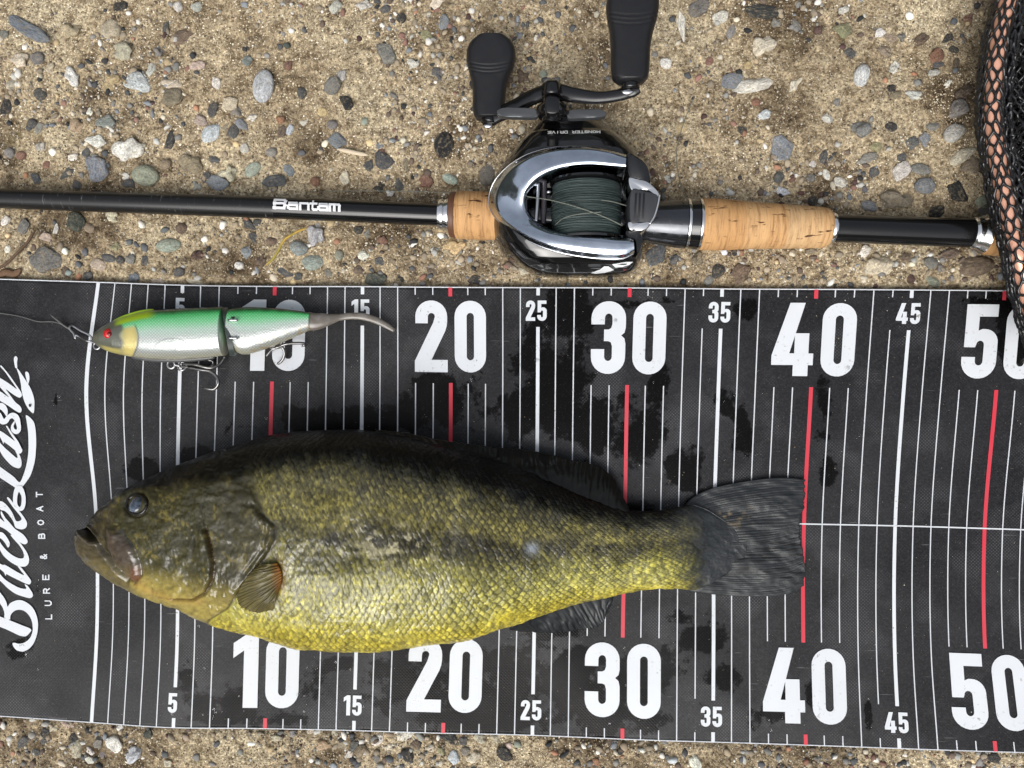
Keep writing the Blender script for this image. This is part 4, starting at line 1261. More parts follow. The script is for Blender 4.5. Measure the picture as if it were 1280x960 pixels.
ph = bb_[None] * 24 + (fbm(bb_[None] * 6 + aa_ * .4, aa_ * 1.6 + bb_[None] * 0, 173, 2) - .5) * 2.6 * aa_
am = .25 + .75 * vnoise(ph * .5 + 3, aa_ * 3 + 0 * ph, 177)
ry1 = np.exp(-(np.sin(np.pi * ph) / .3) ** 2)
ry2 = np.exp(-(np.sin(np.pi * ph * 2.0 + .6) / .4) ** 2)
rays_ = (ry1 * (1 - smooth(.3, .6, aa_)) + np.maximum(ry1, ry2 * .8) * smooth(.3, .6, aa_)) * am
Zc_ = Zc_ - rays_ * .00020 * smooth(.14, .42, aa_) + (fbm(Xc / 26, Yc / 16, 179, 3) - .5) * .0024 * smooth(.1, .4, aa_)
cn_ = slate(Xc, Yc, aa_ + 0 * Xc, bb_[None] + 0 * Xc, .8 - rays_ * .55)
Pt = pix(Xc, Yc, Zc_)
V = np.vstack([Pt.reshape(-1, 3), (Pt - [0, 0, .0007]).reshape(-1, 3)])
n0 = NUc * NVc
ed = list(range(NVc)) + [i * NVc + NVc - 1 for i in range(1, NUc)] + [(NUc - 1) * NVc + j for j in range(NVc - 2, -1, -1)] + [i * NVc for i in range(NUc - 2, 0, -1)]
e_ = np.array(ed); e2_ = np.roll(e_, -1)
me = mesh_np('caudal_fin', V, np.vstack([grid_faces(NUc, NVc), grid_faces(NUc, NVc, n0)[:, ::-1], np.stack([e_, e_ + n0, e2_ + n0, e2_], -1)]), np.vstack([cn_.reshape(-1, 3)] * 2))
b_ = _bm.new(); b_.from_mesh(me); _bm.ops.recalc_face_normals(b_, faces=b_.faces); b_.to_mesh(me); b_.free()
obj('caudal_fin', me, m_fin, fish)

def dorsal(X, Y, a, b, rr_):
    n_ = fbm(X / 10, Y / 6, 37, 3)
    base = C(22, 22, 20)[None, None] * (0.4 + 0.9 * n_)[..., None] * (0.6 + 0.5 * rr_)[..., None]
    return base
xb = np.array([470, 505, 545, 590, 635, 671, 700, 730, 752, 770, 784])
zb = MATZ + np.interp(xb, ZC[:, 0], ZC[:, 1]) / 1000
fin('dorsal_fin', [(470, 548), (505, 558), (545, 566), (590, 576), (620, 585)], [(470, 537), (505, 541), (545, 549), (590, 556), (622, 560)], zb[:5] + .004, zb[:5] * .9, dorsal, 9, nu=24, nv=120, ridge=0.0005, ragged=1.2)
fin('soft_dorsal_fin', [(612, 584), (640, 594), (671, 606), (700, 620), (730, 634), (758, 643), (788, 645)], [(612, 560), (645, 561), (675, 566), (715, 575), (740, 580), (765, 597), (786, 634)], np.interp([612, 640, 671, 700, 730, 758, 788], xb, zb) + .003,
    [zb[4] * .8, zb[5] * .72, zb[6] * .62, .0125, .0105, .010, .0125], dorsal, 13, nu=40, nv=160, ridge=0.0005, ragged=2, sag=0.002)
fin('anal_fin', [(640, 780), (665, 768), (700, 758), (730, 750), (768, 742)], [(636, 788), (684, 791), (723, 787), (748, 782), (764, 757)], [.019, .016, .014, .012, .011], [.012, .009, .0075, .007, .008],
    lambda X, Y, a, b, r_: slate(X, Y, a * 0, b, r_) * 0.75, 10, nu=30, nv=120, ridge=0.0004, ragged=2.5)
fin('pelvic_fin', [(340, 794), (375, 801), (410, 806), (450, 808)], [(338, 799), (372, 809), (405, 814.5), (450, 815)], [.018, .018], [.015, .014], lambda X, Y, a, b, r_: C(120, 98, 44)[None, None] * (.5 + .6 * r_)[..., None], 7, nu=14, nv=70, ridge=0.0006, ragged=1)
rt = [(346, 704), (351, 714), (352, 726), (348, 740)]
tp = [(324, 706), (308, 722), (297, 744), (301, 758), (320, 765), (341, 763)]
zr = fish_z([p[0] for p in rt], [p[1] for p in rt]) + .0012
zt = fish_z([p[0] for p in tp], [p[1] for p in tp]) + .0016
def pect(X, Y, a, b, rr_):
    n_ = fbm(X / 6, Y / 6, 39, 3)
    c = C(84, 76, 38)[None, None] * (.55 + .8 * n_)[..., None] * (.6 + .5 * rr_)[..., None]
    k = 1 - smooth(0.02, 0.3, a)
    return c * (1 - k)[..., None] + C(124, 82, 34) * k[..., None]
fin('pectoral_fin', rt, tp, zr, zt, pect, 11, nu=36, nv=110, ridge=0.0008, ragged=2, sag=0.0022)

# eye
m_eye = material('fish_eye', lin(118, 130, 146), rough=0.18, spec=0.5, coat=0.6, coat_rough=0.04)
g = G(m_eye)
v = g.coord('Object')
c = g.ramp(g.noise(v, 260, 4, .6), [(.35, lin(44, 52, 62)), (.55, lin(80, 92, 108)), (.75, lin(122, 134, 148))])
g.base(c)
m_dark = material('dark_rim', lin(26, 24, 20), rough=0.3, spec=0.5)
ez = float(fish_z(171, 631)[0])
q_ = fish_z([160, 182, 171, 171], [631, 631, 620, 642])
eye_n = Vector((-(q_[1] - q_[0]) / (22 * pxm(ez)), (q_[3] - q_[2]) / (22 * pxm(ez)), 1)).normalized()
def dome(name, px, py, rx, ry, z, hgt, mat, parent, nr=14, na=36, ang=0.0, axis=None):
    c0 = pix(px, py, z)
    m = pxm(z)
    V, Fc = [c0 + [0, 0, hgt]], []
    ca, sa = math.cos(ang), math.sin(ang)
    for i in range(1, nr + 1):
        t = i / nr * math.pi / 2
        for k in range(na):
            a = 2 * math.pi * k / na
            x, y = rx * m * math.sin(t) * math.cos(a), ry * m * math.sin(t) * math.sin(a)
            V.append(c0 + [x * ca - y * sa, x * sa + y * ca, hgt * math.cos(t)])
    if axis is not None:
        q = Vector((0, 0, 1)).rotation_difference(axis).to_matrix()
        V = [c0 + np.array(q @ Vector(p - c0)) for p in V]
    for k in range(na):
        Fc.append((0, 1 + k, 1 + (k + 1) % na))
    for i in range(nr - 1):
        for k in range(na):
            a, b = 1 + i * na + k, 1 + i * na + (k + 1) % na
            Fc.append((a, a + na, b + na, b))
    return poly(name, V, Fc, mat, parent)
eye = dome('eye', 171, 631, 12, 11.5, ez - .0008, .0026, m_eye, fish, axis=eye_n)
a = np.linspace(0, 2 * np.pi, 40)
ring = pix(171 + 12.2 * np.cos(a), 631 + 11.7 * np.sin(a), fish_z(171 + 12 * np.cos(a), 631 + 11.5 * np.sin(a)) - .0001)
tube('eye_rim', ring, 0.0009, m_dark, eye, n=8)
dome('pupil', 171.5, 631.5, 6.0, 5.6, ez + .0011, .0008, axis=eye_n, mat= material('pupil', lin(34, 40, 50), rough=.15, coat=.5), parent=eye)

# ------------------------------------------------------------------ the lure
LT = np.array([(117, 421), (119, 417.5), (124, 413), (132, 407.5), (145, 400.8), (165, 393.5), (185, 388.5), (210, 386.5), (250, 384.5), (283, 383)], float)
LB = np.array([(117, 423), (119, 428), (124, 433), (132, 437.5), (145, 442), (165, 446), (185, 448.5), (210, 449.5), (250, 448), (294, 443)], float)
RT = np.array([(288, 386), (300, 384.5), (340, 385), (370, 388), (389, 391)], float)
RB = np.array([(294, 437), (300, 442), (310, 443), (330, 437), (360, 425), (389, 412)], float)
LTH = [(117, 1.2), (121, 4), (132, 7), (150, 9), (185, 10.5), (230, 11), (283, 9.5), (294, 8.8), (320, 8.2), (360, 6), (389, 3.6)]
LZ = MATZ + 0.0098

def lure_loft(xs, T, B, nt=130, nb=16):
    th_ = np.interp(xs, *np.array(LTH).T) / 1000
    top, bot = cinterp(xs, T[:, 0], T[:, 1]), cinterp(xs, B[:, 0], B[:, 1])
    Tp, Bp = pix(xs, top, LZ), pix(xs, bot, LZ)
    th = np.concatenate([np.linspace(0, np.pi, nt), np.linspace(np.pi, 2 * np.pi, nb + 2)[1:-1]])
    f = (1 + np.cos(th)) / 2
    u = np.sign(np.sin(th)) * np.abs(np.sin(th)) ** 0.85
    P = Bp[:, None] * (1 - f)[None, :, None] + Tp[:, None] * f[None, :, None]
    P[..., 2] = np.maximum(LZ + th_[:, None] * u[None], MATZ + .0008)
    return P, f[None] + 0 * P[..., 0]

def lure_color(P, rel_b):
    X, Y = proj(P)
    n1 = fbm(X / 9, Y / 9, 131, 3)
    st = np.array([0, .05, .12, .26, .42, .58, .85, 1.0])
    # a fine print of scales
    k = np.abs(np.sin((X + Y) * .80)) * np.abs(np.sin((X - Y) * .80))
    cs = np.array([C(22, 30, 22), C(40, 120, 66), C(98, 222, 130), C(142, 228, 164), C(192, 218, 200), C(186, 192, 188), C(166, 171, 168), C(180, 176, 150)])
    c = np.stack([np.interp(rel_b + (n1 - .5) * .04, st, cs[:, q]) for q in range(3)], -1)
    c = c * (0.62 + 0.42 * k)[..., None]
    head_ = 1 - smooth(149, 155, X + 2 * np.sin(Y / 3))
    # gill patch
    gp = smooth(141, 158, X) * (1 - smooth(168, 172, X - 7 * np.sin(np.clip((Y - 400) / 46, 0, 1) * 3.14) + 5)) * smooth(.22, .34, rel_b)
    c = c * (1 - gp)[..., None] + (C(184, 170, 104) * (0.7 + .5 * np.abs(np.sin((X - 150) / 8)))[..., None]) * gp[..., None]
    ge = np.exp(-((X - 7 * np.sin(np.clip((Y - 400) / 46, 0, 1) * 3.14) + 5 - 171) / 1.2) ** 2) * smooth(.2, .3, rel_b)
    c = c * (1 - .55 * ge)[..., None]
    hd_ = C(92, 94, 82)[None, None] * (0.8 + .4 * n1)[..., None] + 0 * c
    lowh = (smooth(.80, .90, rel_b) * smooth(121, 134, X))[..., None]
    hd_ = hd_ * (1 - lowh) + C(176, 164, 92) * lowh
    c = c * (1 - head_)[..., None] + hd_ * head_[..., None]
    chart = smooth(140, 150, X) * (1 - smooth(182, 198, X)) * (1 - smooth(.10, .2, rel_b))
    c = c * (1 - chart)[..., None] + C(172, 206, 40) * chart[..., None]
    pf = np.exp(-((np.hypot((X - 215) / 22, (Y - 437) / 14) - 1) / .05) ** 2) * smooth(438, 430, Y)
    c = c * (1 - .4 * pf)[..., None]
    wear = smooth(.62, .72, fbm(X / 5, Y / 3, 137, 3)) * smooth(.6, .75, rel_b) * smooth(290, 300, X)
    c = c * (1 - .6 * wear)[..., None] + C(150, 130, 90) * (.6 * wear)[..., None]
    return c
m_lure = material('lure_finish', rough=0.28, spec=0.5, coat=0.7, coat_rough=0.08)
g = G(m_lure); g.base(g.attr('Col'))
g.b.inputs['Metallic'].default_value = 0.22
vm = g.n('ShaderNodeMapping'); vm.inputs['Rotation'].default_value = (0, 0, math.radians(45)); g.l(g.coord('Object'), vm.inputs['Vector'])
ck = g.n('ShaderNodeTexVoronoi'); ck.inputs['Scale'].default_value = 900; g.l(vm.outputs[0], ck.inputs['Vector'])
g.bump(ck.outputs['Distance'], 0.3, 0.0003)

lure = empty('jointed_lure', (*pix(255, 420, MATZ)[:2], MATZ))
tag(lure, 'green and silver jointed swimbait lure with red eye and treble hooks', 'fishing lure')
def lure_part(name, xs, T, B):
    P, f = lure_loft(xs, T, B)
    X, Y = proj(P)
    tp, bt = cinterp(X, T[:, 0], T[:, 1]), cinterp(X, B[:, 0], B[:, 1])
    rb = np.clip((Y - tp) / np.maximum(bt - tp, 1), 0, 1)
    nr = P.shape[1]
    me = mesh_np(name, P.reshape(-1, 3), grid_faces(len(xs), nr, 0, True), lure_color(P, rb).reshape(-1, 3))
    b = _bm.new(); b.from_mesh(me); _bm.ops.holes_fill(b, edges=[e for e in b.edges if e.is_boundary], sides=0); _bm.ops.recalc_face_normals(b, faces=b.faces); b.to_mesh(me); b.free()
    me.polygons.foreach_set('use_smooth', np.ones(len(me.polygons), bool))
    return obj(name, me, m_lure, lure)
fb = lure_part('front_body', np.concatenate([np.linspace(117, 124, 16), np.linspace(124, 281, 420)[1:]]), LT, LB)
rb_ = lure_part('rear_body', np.concatenate([np.linspace(290, 300, 18), np.linspace(300, 388, 240)[1:]]), RT, RB)
m_joint = material('joint_plastic', lin(58, 66, 62), rough=0.3, coat=.4)
m_steel = material('steel_wire', (0.55, 0.55, 0.56), rough=0.28, metal=1.0)
m_hook = material('dark_steel', (0.22, 0.215, 0.21), rough=0.3, metal=1.0)
# dark end piece of the front half: curved wedge
ys = np.linspace(383.5, 445, 26)
xl = 277.5 + 9.5 * ((ys - 383.5) / 61.5) ** 1.3
xr_ = 285 + 9 * ((ys - 383.5) / 61.5) ** 1.5
zt_ = LZ + .0092 * np.sqrt(np.clip(1 - ((ys - 414.5) / 31.5) ** 2, 0, 1)) ** .9
geo = []
L_, R_ = pix(xl, ys, zt_ + .0002), pix(xr_, ys, zt_ - .0008)
Lb, Rb = L_.copy(), R_.copy(); Lb[:, 2] = np.minimum(LZ, zt_ - .001); Rb[:, 2] = np.minimum(LZ, zt_ - .001)
V = np.vstack([Lb, L_, R_, Rb]); n = len(ys)
Fc = [(k * n + i, k * n + i + 1, (k + 1) * n + i + 1, (k + 1) * n + i) for k in range(3) for i in range(n - 1)] + [(3 * n + i, 3 * n + i + 1, i + 1, i) for i in range(n - 1)] + [(0, n, 2 * n, 3 * n), (n - 1, 4 * n - 1, 3 * n - 1, 2 * n - 1)]
o = poly('joint_block', V, Fc, m_joint, lure)
b_ = _bm.new(); b_.from_mesh(o.data); _bm.ops.recalc_face_normals(b_, faces=b_.faces); b_.to_mesh(o.data); b_.free(); sharp(o, 50)
hp = pix(np.full(8, 291.5), np.linspace(396, 426, 8), LZ + .0072)
tube('hinge_plate', hp, 0.0013, m_joint, lure, n=8, flat=.6)
for y in (400.2, 422.6):
    tube('hinge_pin', pix(np.linspace(285, 297.5, 5), np.full(5, y), LZ + .0094), .00065, m_steel, lure, n=8)
# eye
zz = LZ + .0072
zz = LZ + .0080
le = dome('eye', 137, 417.3, 7.2, 7.4, zz - .0014, .0030, material('red_eye', lin(196, 28, 30), rough=.2, coat=.6), lure)
dome('pupil', 137, 417.6, 3.1, 3.1, zz + .0008, .0012, material('eye_centre', lin(120, 20, 20), rough=.15, coat=.6), le)
# belly keel plate
kx = np.linspace(165, 268, 40)
ky = cinterp(kx, LB[:, 0], LB[:, 1])
tube('keel_plate', pix(kx, ky - .5, LZ - .0035), 0.0019 * np.sin(np.linspace(.25, np.pi - .35, 40)) ** .4, material('keel', lin(70, 72, 72), rough=.35), lure, n=10, flat=.8)
# dorsal ridge in chartreuse
rx_ = np.linspace(142, 192, 24)
tube('dorsal_ridge', pix(rx_, cinterp(rx_, LT[:, 0], LT[:, 1]) - .2, LZ + .002), 0.0011 * np.sin(np.linspace(.3, np.pi - .1, 24)) ** .5 + .0001, material('chartreuse', lin(170, 206, 40), rough=.35, coat=.4), lure, n=8)
# soft tail
m_tail = material('soft_tail', lin(108, 100, 92), rough=.35, spec=.5, coat=.4, coat_rough=.15)
g = G(m_tail); v = g.coord('Object'); n1 = g.noise(v, 160, 4, .6)
g.base(g.ramp(n1, [(.3, lin(90, 82, 72)), (.55, lin(112, 106, 98)), (.75, lin(136, 136, 140))]))
tp_ = [(385, 401.5), (394, 402), (404, 400.5), (413, 399), (424, 396.8), (440, 395), (455, 396), (470, 400.5), (483, 407), (493, 413.5)]
tw = [11.5, 10.8, 9.2, 6.6, 4.2, 4.2, 4.6, 4.4, 3.6, 2.4]
pp = crom(tp_, 60); ww = np.interp(np.linspace(0, 1, 60), np.linspace(0, 1, 10), tw)
zz_ = np.interp(np.linspace(0, 1, 60), [0, .3, .5, 1], [LZ, LZ - .001, MATZ + .0065, MATZ + .004])
tube('tail', pix(pp[:, 0], pp[:, 1], zz_), ww * pxm(MATZ), m_tail, lure, n=18, flat=np.float64(.55))

def ring_tube(name, px, py, r, z, rad, mat, parent, tilt=0.0, squash=1.0):
    a = np.linspace(0, 2 * np.pi, 26)
    X, Y = px + r * np.cos(a), py + r * squash * np.sin(a)
    P = pix(X, Y, z)
    P[:, 2] += np.sin(a) * tilt
    V, Fc = tube_geo(P, rad, 8)
    return poly(name, V, Fc, mat, parent)
def wire(name, pts, zs, rad, mat, parent, n=40):
    P2 = crom(pts, n)
    z = np.interp(np.linspace(0, 1, n), np.linspace(0, 1, len(zs)), zs)
    r = np.full(n, rad); r[-4:] = np.linspace(rad, rad * .2, 4)
    return tube(name, pix(P2[:, 0], P2[:, 1], z), r, mat, parent, n=8)
z0 = MATZ + .0035
ring_tube('hook_hanger', 213.8, 456, 4.6, z0 + .002, .00055, m_steel, lure)
ring_tube('split_ring', 228, 458, 5.2, z0 + .0015, .0005, m_steel, lure, .0012)
tube('swivel', pix(np.linspace(217, 225, 5), np.linspace(456, 457.5, 5), z0 + .002), .0006, m_steel, lure, n=8)
hk = empty_hook = bpy.data.objects.new('treble_hook', None); col.objects.link(hk); hk.parent = lure; hk.matrix_parent_inverse = Matrix.Translation(-lure.location)
wire('hook_shank', [(226, 458), (240, 459.5), (252, 460.5), (264, 460)], [z0 + .001, z0 + .002, z0 + .002, z0 + .002], .00075, m_hook, hk)
wire('hook_point', [(228, 455), (244, 456), (256, 459), (266, 459.5), (275, 455), (280, 448), (281, 444)], [z0 + .002, z0 + .004, z0 + .004, z0 + .003, z0 + .001, z0, z0], .0008, m_hook, hk)
wire('hook_point', [(236, 459.5), (250, 462), (262, 464), (270, 470), (273, 479), (268, 486), (260, 486), (251, 484)], [z0 + .002, z0 + .003, z0 + .003, z0 + .003, z0 + .003, z0 + .002, z0 + .002, z0 + .001], .00085, m_hook, hk)
wire('hook_point', [(240, 460), (254, 461), (264, 458), (266, 452), (258, 449)], [z0, z0 - .001, z0 - .0015, z0 - .001, z0], .0008, m_hook, hk)
z1 = MATZ + .007
ring_tube('split_ring', 343, 432, 5.2, z1 - .001, .0005, m_steel, lure, .0015, .8)
hk2 = bpy.data.objects.new('treble_hook', None); col.objects.link(hk2); hk2.parent = lure; hk2.matrix_parent_inverse = Matrix.Translation(-lure.location)
wire('hook_shank', [(333, 445), (340, 437), (347, 434), (352, 432)], [z1 - .002, z1, z1, z1], .0008, m_hook, hk2)
wire('hook_point', [(345, 433), (351, 430), (354, 421), (352, 413), (346, 409), (340, 409.5), (336, 412)], [z1, z1 + .002, z1 + .004, z1 + .006, z1 + .007, z1 + .006, z1 + .006], .00085, m_hook, hk2)
wire('hook_point', [(348, 433), (358, 430), (368, 429), (377, 429), (381, 430.5), (377, 433)], [z1, z1, z1 - .001, z1 - .002, z1 - .003, z1 - .003], .00085, m_hook, hk2)
wire('hook_point', [(346, 434), (353, 434.5), (355.5, 441), (354, 448), (350, 453), (346, 455)], [z1, z1 - .001, z1 - .002, z1 - .003, z1 - .0035, z1 - .004], .0008, m_hook, hk2)
# nose ring and snap
ring_tube('nose_ring', 121, 432.5, 4.0, LZ - .002, .0005, m_steel, lure)
wire('snap', [(119, 430), (114, 427), (108, 426), (100, 421.5), (95, 419), (94, 423), (92, 417), (88, 412.5), (87, 408), (91, 407.5), (100, 413), (110, 418), (114.5, 422), (113, 427)], [LZ - .003] * 3 + [MATZ + .003] * 6 + [LZ - .004] * 5, .00055, m_steel, lure, n=80)

m_line = material('fishing_line', lin(96, 96, 94), rough=.3, spec=.5, coat=.3)
ln = wire('leader_line', [(-30, 388), (0, 391.5), (20, 394.5), (32, 397.5), (48, 402), (66, 402.3), (78, 406), (88, 412)], [MATZ + .001] * 3 + [MATZ + .002] * 5, .00028, m_line, None, n=60)
tag(ln, 'thin clear leader line running off the mat to the lure snap', 'fishing line')
wire('line_tag_end', [(88, 412), (80, 407), (70, 399), (63, 393.5)], [MATZ + .002, MATZ + .003, MATZ + .004, MATZ + .004], .0005, m_line, ln, n=20)

# ------------------------------------------------------------------ the rod
m_blank = material('rod_blank', lin(18, 18, 19), rough=.22, spec=.35, coat=.2, coat_rough=.08)
g = G(m_blank)
v = g.coord('Object', (60, 900, 900))
n1 = g.noise(g.coord('Object', (900, 120, 120)), 1.0, 4, .7)
xs_ = g.n('ShaderNodeSeparateXYZ'); g.l(g.coord('Object'), xs_.inputs[0])
left_ = g.maprange(xs_.outputs[0], -.132, -.128, 1, 0)      # bare fibre ahead of the lettering, lacquer behind it
sc_ = g.maprange(n1, .62, .72, 0, .5)
g.base(g.mix(g.math('MULTIPLY', sc_, left_), lin(17, 17, 18), lin(150, 150, 150)))
g.rough(g.maprange(left_, 0, 1, .12, .40))
g.bump(n1, .15, .0004)
m_black = material('gloss_black', lin(14, 14, 16), rough=.10, spec=.5, coat=.5, coat_rough=.04)
m_silver = material('silver_ring', (.78, .78, .78), rough=.16, metal=1.0)
m_gun = material('gunmetal', lin(70, 72, 76), rough=.14, metal=.85, coat=.4)
g = G(m_gun)
g.rough(g.maprange(g.noise(g.coord('Object'), 220, 4, .6), .35, .65, .08, .28))
m_cork = material('cork', rough=.75, spec=.3)
g = G(m_cork)
vo = g.coord('Object')
band_ = g.n('ShaderNodeTexVoronoi', voronoi_dimensions='1D'); band_.inputs['Scale'].default_value = 105
sx = g.n('ShaderNodeSeparateXYZ'); g.l(vo, sx.inputs[0]); g.l(sx.outputs[0], band_.inputs['W'])
hue = g.ramp(g.math('MODULO', g.math('MULTIPLY', band_.outputs['Color'], 1.0), 1.0), [(0, lin(182, 138, 90)), (.5, lin(194, 152, 104)), (1, lin(194, 162, 120))])
gr = g.noise(g.coord('Object', (640, 60, 60)), 1.0, 4, .7)
c = g.mix(1.0, hue, g.ramp(gr, [(.32, (.58, .52, .46)), (.5, (1, 1, 1)), (.68, (1.16, 1.16, 1.14))]), 'MULTIPLY')
pit = g.noise(g.coord('Object', (110, 420, 420)), 1.0, 3, .6)
pitn = g.noise(vo, 40, 2, .5)
pf_ = g.math('MULTIPLY', g.maprange(pit, .62, .67, 0, 1), g.maprange(pitn, .42, .55, .2, 1))
c = g.mix(pf_, c, lin(74, 44, 24))
fine_ = g.noise(vo, 800, 3, .6)
c = g.mix(g.maprange(fine_, .62, .75, 0, .35), c, lin(110, 70, 40))
g.base(c)
g.bump(g.math('SUBTRACT', g.math('MULTIPLY', gr, .4), pf_), .5, .0006)
m_wood = material('wood_ring', lin(92, 60, 40), rough=.5)

AX = [0, 300, 547, 600, 840, 940, 1037, 1215, 1260, 1330]
AY = [248.3, 258, 268.2, 269.6, 279.5, 282, 285, 291.5, 295, 299]
AZX, AZ = [-60, 0, 547, 620, 1300], [.0085, .009, .0128, .0135, .0135]
def ax(x): return np.interp(x, AX, AY), np.interp(x, AZX, AZ)
rod = empty('fishing_rod', (*pix(590, 269, 0)[:2], 0.0))
tag(rod, 'black fishing rod with cork grips and silver trim rings lying on gravel', 'fishing rod')
def rev(name, prof, mat, parent=rod, n=40, dens_=6.0):
    """Turned piece on the rod axis from (px x, radius px) pairs."""
    pr = np.array(prof, float)
    xs2, rs2 = [], []
    for (x0, r0), (x1, r1) in zip(pr[:-1], pr[1:]):
        k = max(1, int(abs(x1 - x0) / dens_))
        for i in range(k):
            xs2.append(x0 + (x1 - x0) * i / k); rs2.append(r0 + (r1 - r0) * i / k)
    xs2.append(pr[-1, 0]); rs2.append(pr[-1, 1])
    xs2 = np.array(xs2); rs2 = np.array(rs2)
    xs2 = xs2 + np.arange(len(xs2)) * 1e-4
    y, z = ax(xs2)
    P = pix(xs2, y, z)
    T = P[-1] - P[0]; T /= np.linalg.norm(T)
    Nn_ = np.cross(T, [0, 0, 1.]); Nn_ /= np.linalg.norm(Nn_); Bn = np.cross(Nn_, T)
    a = np.linspace(0, 2 * np.pi, n, endpoint=False)
    R = rs2 * pxm(z)
    V = P[:, None] + R[:, None, None] * (np.cos(a)[None, :, None] * Nn_ + np.sin(a)[None, :, None] * Bn)
    m_ = len(xs2)
    Fc = [tuple(f) for f in grid_faces(m_, n, 0, True)] + [tuple(range(n))[::-1], tuple(range((m_ - 1) * n, m_ * n))]
    o = poly(name, V.reshape(-1, 3), Fc, mat, parent)
    b = _bm.new(); b.from_mesh(o.data); _bm.ops.recalc_face_normals(b, faces=b.faces); b.to_mesh(o.data); b.free()
    return sharp(o, 40)
blank = rev('blank', [(-80, 11.8), (0, 12.2), (300, 13.6), (549, 14)], m_blank, dens_=8)
rev('winding_check', [(548, 15), (549, 18.5), (552, 19.2), (555, 19.2), (556, 17.8), (557, 19.4), (560, 20), (562, 20), (563, 23)], m_silver, dens_=1)
rev('wood_ring', [(562.5, 26), (563.5, 28), (569, 28.8), (570.5, 28)], m_wood, dens_=2)
rev('fore_grip', [(570, 27.5), (572, 29.6), (600, 30), (630, 29)], m_cork, dens_=3)
rev('reel_seat', [(625, 24), (700, 23), (790, 22)], m_black)
rev('reel_seat_hood', [(786, 18), (796, 22.5), (812, 25.5), (830, 27.5), (845, 29.3), (856, 30.2)], m_gun, dens_=2)
rev('trim_ring', [(856, 29), (857, 31), (858.5, 31.4), (860, 31), (861, 29)], m_silver, dens_=1)
rev('seat_band', [(860.5, 30.2), (871, 31)], m_black, dens_=3)
rev('trim_ring', [(871, 29.5), (872, 31.6), (873.5, 31.8), (875, 31.4), (875.6, 29)], m_silver, dens_=1)
rev('rear_grip', [(875, 29.5), (877, 31.6), (900, 31.5), (925, 29.7), (945, 28.4), (980, 27), (1010, 25.8), (1025, 25), (1032, 23.8), (1036, 21.5), (1037, 18)], m_cork, dens_=3)
rev('trim_ring', [(1036, 16), (1037, 18.6), (1040, 19), (1042, 18.4), (1043, 16)], m_silver, dens_=1)
rev('butt_blank', [(1042, 17), (1130, 17.3), (1216, 17.6)], m_blank, dens_=8)
rev('butt_ring', [(1213, 17.6), (1216, 19.5), (1222, 20.5), (1228, 23.2), (1230, 23.8), (1231, 22)], m_silver, dens_=1)
rev('butt_grip', [(1230, 23), (1231.5, 24.4), (1260, 25.6), (1330, 26)], m_cork, dens_=3)

# lettering on the blank
BL = {'B': [[(0, 0), (0, 1), (.85, 1), (1, .86), (.95, .58), (0, .54)], [(.9, .54), (1, .36), (.9, 0), (0, 0)]],
      'a': [[(.08, .68), (.9, .68), (1, .55), (1, 0), (.2, 0), (0, .1), (0, .26), (.2, .38), (1, .38)]],
      'n': [[(0, 0), (0, .68), (.85, .68), (1, .55), (1, 0)]], 't': [[(.35, 1), (.35, .12), (.5, 0), (1, 0)], [(0, .68), (1, .68)]],
      'm': [[(0, 0), (0, .68), (.9, .68), (1, .55), (1, 0)], [(.5, .68), (.5, 0)]]}
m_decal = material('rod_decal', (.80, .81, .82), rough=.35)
def on_rod(X, off, lift):
    """Point on the upper side of the blank: photograph x and pixel offset from the axis."""
    y, z = ax(X)
    r = np.interp(X, [0, 300, 549], [12.2, 13.6, 14]) * pxm(z)
    d = off * pxm(z)
    zz2 = z + np.sqrt(np.maximum(r ** 2 - d ** 2, 0)) + lift
    P = pix(X, y, z)
    P[:, 1] -= d
    P[:, 2] = zz2
    return P
LET_SAVE = dict(LET); LET.update(BL)
for q, (ch, x0, x1) in enumerate([('B', 348, 361.5), ('a', 365, 376), ('n', 379.5, 390), ('t', 392, 400), ('a', 402.5, 413), ('m', 416, 428)]):
    Vl, Fl = letter_geo(ch, .27, 8)
    X = x0 + Vl[:, 0] * (x1 - x0)
    Y = 3.2 - Vl[:, 1] * 11.0
    P = on_rod(X, Y, .00012)
    P[:, 2] += np.repeat(np.arange(len(P) // 4), 4) * 0.00002
    o = poly('letter', P, Fl, m_decal, rod, False)
    if sum(p.normal.z for p in o.data.polygons) < 0: o.data.flip_normals()
LET.clear(); LET.update(LET_SAVE)

# ------------------------------------------------------------------ the reel
m_rblack = material('reel_black', lin(13, 13, 14), rough=.12, spec=.5, coat=.6, coat_rough=.03)
g = G(m_rblack); g.rough(g.maprange(g.noise(g.coord('Object'), 160, 4, .6), .4, .7, .07, .24))
m_cover = material('reel_cover', (.36, .41, .48), rough=.12, metal=1.0, coat=.3, coat_rough=.03)
g = G(m_cover)
v = g.coord('Object')
n1 = g.noise(v, 70, 4, .65)
g.base(g.ramp(n1, [(.35, (.38, .43, .50)), (.6, (.48, .535, .61))]))
g.rough(g.maprange(g.noise(v, 260, 4, .65), .4, .7, .06, .22))
g.bump(n1, .12, .0006)
m_rubber = material('knob_rubber', lin(27, 27, 29), rough=.36, spec=.45)
g = G(m_rubber); g.rough(g.maprange(g.noise(g.coord('Object'), 300, 4, .6), .35, .7, .28, .48))
g.bump(g.noise(g.coord('Object'), 2500, 2, .5), .15, .0002)
m_grey = material('drag_grey', lin(84, 86, 88), rough=.35, metal=.5)
m_chrome = material('chrome', (.86, .86, .85), rough=.06, metal=1.0)
m_pad = material('thumb_pad', lin(56, 57, 60), rough=.45, spec=.4)

